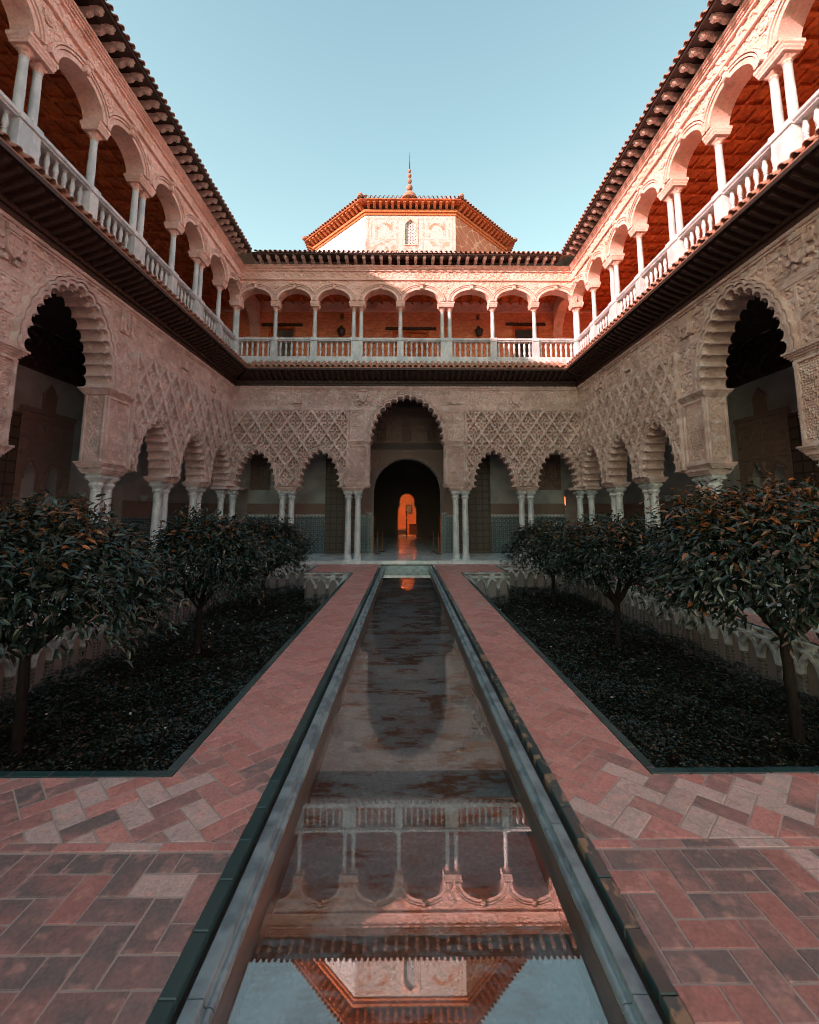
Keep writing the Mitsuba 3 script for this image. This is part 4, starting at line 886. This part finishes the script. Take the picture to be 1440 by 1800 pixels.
for p in tiles:
    c = p.centroid
    tone = rng.random()
    pale = math.exp(-((abs(c.x) - 1.95) / 0.55) ** 2 - ((c.y - 3.25) / 0.45) ** 2)       # the worn corner of the walk
    wv = rng.random() * 0.72 if c.y > 2.9 else 0.62 + 0.12 * rng.random()  # near tiles: their own grey plus painted-in dimming of the foreground
    if rng.random() < pale * 0.85: wv = 0.86 + 0.14 * rng.random()
    elif c.y > 4.2: wv *= 0.55
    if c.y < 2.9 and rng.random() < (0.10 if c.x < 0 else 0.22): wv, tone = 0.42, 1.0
    if c.y < 2.9 and c.x > 1.9 and rng.random() < 0.16: wv = 0.9
    m = tile_mesh(p, rng.normal(0, 0.0012), tone, wv)
    visible = c.y > 1.5 and abs(c.x) < 0.93 * c.y + 0.35
    if near_n < 300 and visible:
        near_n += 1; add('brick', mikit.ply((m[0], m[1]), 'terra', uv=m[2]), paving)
    else:
        rest.append(m)
vs, fs = cat([(m[0], m[1]) for m in rest])
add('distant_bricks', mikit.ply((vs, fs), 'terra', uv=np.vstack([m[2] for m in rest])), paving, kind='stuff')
# glazed strips: round the pool and along the beds
def strips(name, parent, x0, y0, x1, y1, z0, z1, L=0.30, worn=0.0):
    """a row of glazed tiles along the longer side of the rectangle"""
    lx = (x1 - x0) > (y1 - y0); n = max(1, round((x1 - x0 if lx else y1 - y0) / L))
    for i in range(n):
        a, b = i / n, (i + 1) / n; g = 0.0025
        r = (x0 + (x1 - x0) * a + g, x0 + (x1 - x0) * b - g, y0, y1) if lx else (x0, x1, y0 + (y1 - y0) * a + g, y0 + (y1 - y0) * b - g)
        v, f = cbx(*r, z0, z1 + rng.normal(0, 0.001), 0.005)
        add(name, mikit.ply((v, f), 'green_glaze', uv=np.tile([rng.random(), worn * rng.random() ** 0.4 + 0.2], (len(v), 1))), parent)
strips('border_tile', paving, -PX, 1.2, -PX + 0.075, PY, -0.05, 0.002)
strips('border_tile', paving, PX - 0.075, 1.2, PX, PY, -0.05, 0.002, worn=0.8)
strips('border_tile', paving, -PX + 0.075, PY - 0.075, PX - 0.075, PY, -0.05, 0.002)
for q in (-1, 1):
    a, b = sorted((q * GX0, q * (GX0 - 0.08)))
    strips('border_tile', paving, a, GY0, b, NY, -0.05, 0.003)
    a, b = sorted((q * (GX0 - 0.08), q * GX1))
    strips('border_tile', paving, a, GY0 - 0.08, b, GY0, -0.05, 0.003)
    a, b = sorted((q * GX0, q * NX))
    strips('border_tile', paving, a, NY, b, NY + 0.08, -0.05, 0.003)
    a, b = sorted((q * NX, q * (NX - 0.08)))
    strips('border_tile', paving, a, NY + 0.08, b, GY1, -0.05, 0.003)
    a, b = sorted((q * NX, q * GX1))
    strips('border_tile', paving, a, GY1, b, GY1 + 0.08, -0.05, 0.003)
    a, b = sorted((q * GX1, q * (GX1 + 0.08)))
    strips('border_tile', paving, a, GY0, b, GY1, -0.05, 0.003)
    # retaining face under the near and inner edges
basin = add('pool_basin', S(slab(sbox(-0.985, -3, 0.985, PY - 0.075), -0.52, -0.4195), 'pool_floor'), kind='structure')
for q in (-1, 1):
    prof = Polygon([(0.985, -0.52), (0.985, -0.10), (0.966, -0.10), (0.964, -0.052), (0.960, -0.048), (0.896, -0.046), (0.892, -0.050), (0.890, -0.075), (0.884, -0.080)] + [(0.868 - 0.020 * math.sin(t), -0.098 + 0.020 * math.cos(t)) for t in np.linspace(-0.7, math.pi * 0.75, 10)] + [(0.852, -0.13), (0.850, -0.52)])
    up, lo = prof.intersection(sbox(0.8, -0.125, 1, 0)), prof.intersection(sbox(0.8, -0.53, 1, -0.1255))
    for y0, y1 in zip(np.arange(-1.0, 17.9, 1.05), list(np.arange(0.05, 17.9, 1.05)) + [PY - 0.09]):
        v, f = extr(affinity.scale(up, q, 1, origin=(0, 0)), y1 - y0 - 0.006)
        add('marble_coping', S((np.stack([v[:, 0], y1 - v[:, 2], v[:, 1]], 1), f), 'coping', 25), basin)
    v, f = extr(affinity.scale(lo, q, 1, origin=(0, 0)), 20.9)
    add('pool_side', S((np.stack([v[:, 0], PY - 0.09 - v[:, 2], v[:, 1]], 1), f), 'wet_stone'), basin)
e = PY - 0.075
add('end_coping', S(cat([bx(-0.889, 0.889, e - 0.09, e - 0.015, -0.5, -0.047), bx(-0.849, 0.849, e - 0.13, e - 0.0905, -0.5, -0.09)]), 'coping'), basin)
add('end_face', S(bx(-0.8495, 0.8495, e - 0.16, e - 0.1305, -0.515, -0.13), 'coping'), basin)
add('spout', S(np.array([0]) if False else tube_path([(0.0, e - 0.175, -0.155), (0.0, e - 0.13, -0.155)], 0.018, 10), 'iron'), basin)
wv, wf = np.array([[-0.853, -3, ZW], [0.853, -3, ZW], [0.853, e - 0.14, ZW], [-0.853, e - 0.14, ZW]]), np.array([[0, 1, 2], [0, 2, 3]])
add('water', S((wv, wf), 'clear_water'), kind='structure')

# ---------------------------------------------------------------- sunken beds and their arcaded walls
BZ = -1.0
for q in (-1, 1):
    pass
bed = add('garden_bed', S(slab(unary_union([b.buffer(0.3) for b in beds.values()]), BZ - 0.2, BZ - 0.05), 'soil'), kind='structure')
def garden_wall(label, Tw, L, pitch=0.40, group=None):
    """blind arcade of interlaced brick arches; runs along +u from 0 to L, faces -d; top at z = 0"""
    t = thing('garden_wall', label, 'wall', group)
    add('backing', S(bx(0, L, 0.16, 0.28, BZ - 0.15, -0.13), 'garden_brick'), t, Tw)
    n = max(2, round(L / pitch)); p = L / n
    zz = -0.52; R = p * 0.98
    pier = S(cbx(-0.055, 0.055, 0.0, 0.165, BZ - 0.15, zz, 0.008), 'garden_brick')
    arc = []
    for i in range(n + 1):
        u = i * p
        if 0.05 < u < L - 0.05: add('pilaster', pier, t, Tw @ mv(u, 0, 0))
    full = unary_union([Point(0, 0).buffer(R + 0.032, 32).difference(Point(0, 0).buffer(R - 0.032, 32))])
    for i in range(n + 1):
        g = affinity.translate(full, i * p, zz).intersection(sbox(0, zz, L, -0.14))
        if not g.is_empty:
            add('arch_band', S(prism(g, -0.022 + 0.006 * (i % 2), 0.1605), 'garden_stone'), t, Tw)
    lintel = sbox(0, -0.19, L, -0.13)
    add('string_course', S(prism(lintel, -0.004, 0.20), 'garden_stone'), t, Tw)
    for i in range(n):
        add('block', S(cbx(i * p + p * 0.30, i * p + p * 0.70, 0.015, 0.25, -0.13, -0.056, 0.006), 'garden_stone'), t, Tw)
    add('coping', S(cbx(0, L, -0.012, 0.28, -0.055, -0.004, 0.008), 'garden_stone'), t, Tw)
    return t
garden_wall('long arcaded brick retaining wall running behind the three trees of the bed with the bare open trunk', mv(GX1, GY1, 0) @ rz(-90), GY1 - GY0)
garden_wall('long arcaded brick retaining wall half hidden behind the tree with the leafy sprig on its crown', mv(-GX1, GY0, 0) @ rz(90), GY1 - GY0)
garden_wall('arcaded brick wall closing the far end of the right-hand bed', mv(NX, GY1, 0), GX1 - NX)
garden_wall('arcaded brick wall closing the far end of the left-hand bed', mv(-GX1, GY1, 0), GX1 - NX)
garden_wall('short arcaded wall under the paved bay beside the right-hand bed', mv(GX0, NY, 0), NX - GX0)
garden_wall('short arcaded wall under the paved bay beside the left-hand bed', mv(-NX, NY, 0), NX - GX0)

def leaf_quads(P, N, U, L, Wd, uvx, uvy):
    """folded pointed leaves at points P, pointing along U, facing N: six triangles each"""
    n = len(P)
    U = U / np.linalg.norm(U, axis=1, keepdims=True)
    B = np.cross(N, U); B /= np.linalg.norm(B, axis=1, keepdims=True) + 1e-9
    N = np.cross(U, B)
    L, Wd = L[:, None], Wd[:, None]
    b0 = P; m1 = P + U * L * 0.45 - N * L * 0.02; tip = P + U * L - N * L * 0.16
    l1, r1 = P + U * L * 0.28 + B * Wd * 0.46 + N * Wd * 0.22, P + U * L * 0.28 - B * Wd * 0.46 + N * Wd * 0.22
    l2, r2 = P + U * L * 0.62 + B * Wd * 0.40 + N * Wd * 0.16 - N * L * 0.05, P + U * L * 0.62 - B * Wd * 0.40 + N * Wd * 0.16 - N * L * 0.05
    V = np.stack([b0, m1, tip, l1, r1, l2, r2], 1).reshape(-1, 3)
    k = np.arange(n)[:, None] * 7
    tri = np.array([[0, 1, 3], [0, 4, 1], [3, 1, 5], [1, 4, 6], [5, 1, 2], [1, 6, 2]])
    F = (k[:, None] + tri[None]).reshape(-1, 3)
    uv = np.repeat(np.stack([uvx, uvy], 1), 7, axis=0)
    return V, F, uv

# ground cover
def ground_cover():
    P = []
    for q in (-1, 1):
        for (x0, x1, y0, y1, dens) in ((GX0, GX1, 4.4, 8.0, 1700), (GX0, GX1, 8.0, 12.0, 800), (GX0, GX1, 12.0, GY1, 340)):
            n = int((x1 - x0) * (y1 - y0) * dens)
            P.append(np.stack([q * rng.uniform(x0 + 0.03, x1 - 0.03, n), rng.uniform(y0, y1, n)], 1))
    P = np.vstack(P)
    P = P[~((np.abs(P[:, 0]) < NX + 0.05) & (P[:, 1] > NY - 0.05))]
    h = 0.10 * np.sin(P[:, 0] * 3.1 + np.sin(P[:, 1] * 1.7)) * np.sin(P[:, 1] * 2.3 + 1) + 0.05 * np.sin(P[:, 0] * 9) * np.sin(P[:, 1] * 8)
    z = BZ + 0.10 + h + rng.uniform(0, 0.10, len(P))
    a = rng.uniform(0, 2 * np.pi, len(P)); e = rng.uniform(-0.2, 0.8, len(P))
    U = np.stack([np.cos(a), np.sin(a), e], 1); N = np.stack([rng.normal(0, 0.4, len(P)), rng.normal(0, 0.4, len(P)), np.ones(len(P))], 1)
    L = rng.uniform(0.032, 0.062, len(P)) * (1 + 0.07 * (P[:, 1] - 4))
    return leaf_quads(np.column_stack([P, z]), N, U, L, L * 0.45, rng.uniform(0, 0.8, len(P)), np.where(rng.random(len(P)) < 0.08, 0.55, rng.uniform(0, 0.35, len(P))))
gv, gf, guv = ground_cover()
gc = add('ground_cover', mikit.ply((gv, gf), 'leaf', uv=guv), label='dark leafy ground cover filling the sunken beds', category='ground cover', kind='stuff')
FL = S(lathe([(0.004, 0), (0.014, 0.004), (0.017, 0.014), (0.006, 0.011)], 6), 'flower')
for i in range(46):
    q = -1 if i < 30 else 1
    y = rng.uniform(5.5, 14) if i % 3 else rng.uniform(10.5, 12.5); x = q * rng.uniform(GX0 + 0.3, 5.6)
    add('blossom', FL, gc, mv(x, y, BZ + 0.22 + rng.uniform(0, 0.05)) @ T().rotate([1, 0.4, 0], float(rng.uniform(-40, 40))))

# ---------------------------------------------------------------- orange trees
LEAFS = []
def tree(label, x, y, cz, rx, rz_, zt, nleaf, nparts, young, leafL, seed, sprig=None, oy=0.0):
    r = np.random.default_rng(seed)
    t = thing('orange_tree', label, 'tree', 'orange trees in the sunken beds')
    base = np.array([x, y, BZ - 0.05])
    k1 = r.normal(0, 0.03, 2)
    tp = [base, base + [k1[0], k1[1], 0.5], base + [-k1[0], 0.02, 1.0], np.array([x, y, zt])]
    pts = np.array([np.array(tp[0]) * (1 - s) ** 3 + 3 * np.array(tp[1]) * s * (1 - s) ** 2 + 3 * np.array(tp[2]) * s * s * (1 - s) + np.array(tp[3]) * s ** 3 for s in np.linspace(0, 1, 14)])
    rr = np.linspace(0.066, 0.056, 14) + 0.03 * np.exp(-np.linspace(0, 8, 14)); rr += r.normal(0, 0.004, 14)
    tr_ = add('trunk', S(tube_path(pts, rr, 10), 'bark', 60), t)
    C = np.array([x, y + oy, cz])
    ends = []
    for b in range(7):
        a = b * 2 * math.pi / 7 + r.uniform(-0.3, 0.3); el = r.uniform(0.25, 0.9)
        tip = C + [math.cos(a) * rx * 0.7, math.sin(a) * rx * 0.7, rz_ * (el - 0.35)]
        p0 = np.array([x, y, zt - 0.08]); mid = (p0 + tip) / 2 + [math.cos(a) * 0.12, math.sin(a) * 0.12, -0.02 + 0.14 * r.random()]
        bp = np.array([p0 * (1 - s) ** 2 + 2 * mid * s * (1 - s) + tip * s * s for s in np.linspace(0, 1, 9)])
        bp[1:-1] += r.normal(0, 0.012, (7, 3))
        bk = add('branch', S(tube_path(bp, np.linspace(0.055, 0.014, 9), 7), 'bark', 60), t)
        tw = []
        for s in (3, 5, 7):
            d = r.normal(0, 1, 3); d[2] = abs(d[2]) * 0.6; d /= np.linalg.norm(d)
            q = bp[s]; tw.append(tube_path([q, q + d * 0.18 + [0, 0, 0.02], q + d * 0.38 + [0, 0, 0.08]], [0.012, 0.009, 0.005], 5))
        add('twigs', S(cat(tw), 'bark', 60), bk)
    # clumps of leaves through the outer crown
    nc = int(nleaf / 26)
    d = r.normal(0, 1, (nc, 3)); d /= np.linalg.norm(d, axis=1, keepdims=True)
    d[:, 2] = np.where(d[:, 2] < -0.55, -d[:, 2], d[:, 2])
    rad = r.uniform(0.55, 1.0, nc) ** 0.6
    lump = 1 + 0.13 * np.sin(d[:, 0] * 5 + seed) * np.sin(d[:, 1] * 6 + 2 * seed) + 0.08 * np.sin(d[:, 2] * 9 + seed)
    cc = C + d * rad[:, None] * lump[:, None] * [rx, rx, rz_]
    out = d
    m = 26
    Pc = np.repeat(cc, m, axis=0); O = np.repeat(out, m, axis=0)
    n = len(Pc)
    off = r.normal(0, 1, (n, 3)) * 0.13
    P = Pc + off
    U = O * 0.8 + r.normal(0, 0.55, (n, 3)); U[:, 2] = U[:, 2] * 0.55 - 0.35
    N = O * 0.6 + r.normal(0, 0.35, (n, 3)) + [0, 0, 0.7]
    L = r.uniform(0.7, 1.15, n) * leafL
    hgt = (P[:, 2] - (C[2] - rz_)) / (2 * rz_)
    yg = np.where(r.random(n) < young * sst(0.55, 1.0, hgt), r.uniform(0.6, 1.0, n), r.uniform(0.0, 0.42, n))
    side = np.repeat(r.random(nc) < young * 0.05, m) & (np.linalg.norm((P - C) / [rx, rx, rz_], axis=1) > 0.8)
    yg = np.where(side & (r.random(n) < 0.6), r.uniform(0.6, 0.9, n), yg)
    tone = r.random(n)
    if sprig is not None:
        for sx, sy, sz in sprig:
            base_ = np.array([sx, sy, sz])
            bk = add('branch', S(tube_path([C + (base_ - C) * 0.5, base_ - [0, 0, 0.25], base_ + [0, 0, 0.12]], [0.012, 0.008, 0.004], 5), 'bark', 60), t)
            q = 16; a = np.arange(q) * 2.4
            P2 = base_ + np.stack([0 * a, 0 * a, np.linspace(-0.28, 0.14, q)], 1)
            U2 = np.stack([np.cos(a), np.sin(a), np.linspace(-0.35, 0.9, q)], 1)
            P, U, N, L = np.vstack([P, P2]), np.vstack([U, U2]), np.vstack([N, np.tile([0, 0, 1.0], (q, 1)) + 0.2 * r.normal(0, 1, (q, 3))]), np.concatenate([L, np.linspace(1.2, 0.7, q) * leafL])
            yg, tone = np.concatenate([yg, r.uniform(0.45, 0.95, q)]), np.concatenate([tone, r.random(q)])
    order = np.argsort(np.linalg.norm(P - CAM, axis=1) - np.where(np.linalg.norm((P - C) / [rx, rx, rz_], axis=1) > 0.8, 0.6, 0))
    sel, oth = order[:nparts], order[nparts:]
    V, F, uv = leaf_quads(P[oth], N[oth], U[oth], L[oth], L[oth] * 0.36, tone[oth], yg[oth])
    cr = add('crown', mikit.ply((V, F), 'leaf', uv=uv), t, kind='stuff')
    if nparts:
        V, F, uv = leaf_quads(P[sel], N[sel], U[sel], L[sel], L[sel] * 0.36, tone[sel], yg[sel])
        f0 = F[:6]
        for i in range(nparts):
            add('leaf', mikit.ply((V[7 * i:7 * i + 7], f0), 'leaf', uv=uv[7 * i:7 * i + 7]), cr)
tree('large orange tree left of the pool with an upright leafy sprig on its crown', -4.75, 5.87, 1.0, 1.50, 0.92, 0.30, 13500, 280, 0.22, 0.132, 11, sprig=[(-5.0, 5.3, 2.35), (-3.75, 5.3, 1.95)])
tree('orange tree left of the pool, standing between the nearest tree there and the farthest', -4.24, 9.5, 0.92, 1.10, 0.84, 0.15, 8500, 60, 0.14, 0.130, 12)
tree('orange tree farthest from the viewer left of the pool', -4.30, 13.9, 0.85, 1.22, 0.80, 0.15, 6500, 0, 0.12, 0.14, 13)
tree('large orange tree right of the pool with many young orange leaves on its crown', 4.72, 5.85, 1.30, 1.46, 0.90, 0.48, 13500, 280, 0.42, 0.132, 14)
tree('orange tree right of the pool, standing between the orange-leaved tree and the farthest one', 4.41, 9.8, 0.94, 1.10, 0.84, 0.15, 8500, 60, 0.18, 0.130, 15)
tree('orange tree farthest from the viewer right of the pool', 4.50, 14.2, 0.85, 1.30, 0.80, 0.15, 6500, 0, 0.14, 0.14, 16)

# ---------------------------------------------------------------- small lamps of the arcades
def bowl(label, Tw, sg, s, lit):
    t = thing('wall_bowl_lamp', label, 'lamp', 'bowl lamps on the arcade walls')
    L_ = Tw @ mv(sg * s, 2.80, 2.42)
    add('bowl', S(lathe([(0.03, 0), (0.10, 0.03), (0.17, 0.12), (0.19, 0.24), (0.17, 0.24), (0.15, 0.13), (0.05, 0.06)], 20), 'plaster', 40), t, L_)
    add('wall_plate', S(bx(-0.05, 0.05, 0.12, 0.138, 0.04, 0.2), 'iron'), t, L_)
    v, f = lathe([(0.02, 0.10), (0.09, 0.13), (0.09, 0.16), (0.02, 0.17)], 12)
    k = key('glow', t)
    scene[k] = {**S((v, f), 'white_plaster'), 'to_world': L_}
    if lit: scene[k]['emitter'] = {'type': 'area', 'radiance': rgb(lit)}
bowl('unlit plaster bowl lamp on the arcade wall of the shaded wing', TL, 1, 17.5, None)
bowl('unlit plaster bowl lamp on the arcade wall of the sunlit wing', TR, -1, 17.5, None)
for x, lb in ((-8.36, 'small orange lamp glowing in the dark doorway at the left end of the far arcade'), (7.64, 'small orange lamp glowing in the dark doorway at the right end of the far arcade')):
    t = thing('door_lamp', lb, 'lamp', 'orange lamps in the end doorways')
    add('holder', S(bx(x - 0.02, x + 0.02, 3.05, 3.09, 2.3, 2.36), 'iron'), t, TF)
    scene[key('glow', t)] = {**S(lathe([(0.02, 0), (0.035, 0.03), (0.03, 0.35), (0.01, 0.45)], 10), 'white_plaster', 30), 'to_world': TF @ mv(x, 3.07, 2.36), 'emitter': {'type': 'area', 'radiance': rgb((0.10, 0.020, 0.005))}}
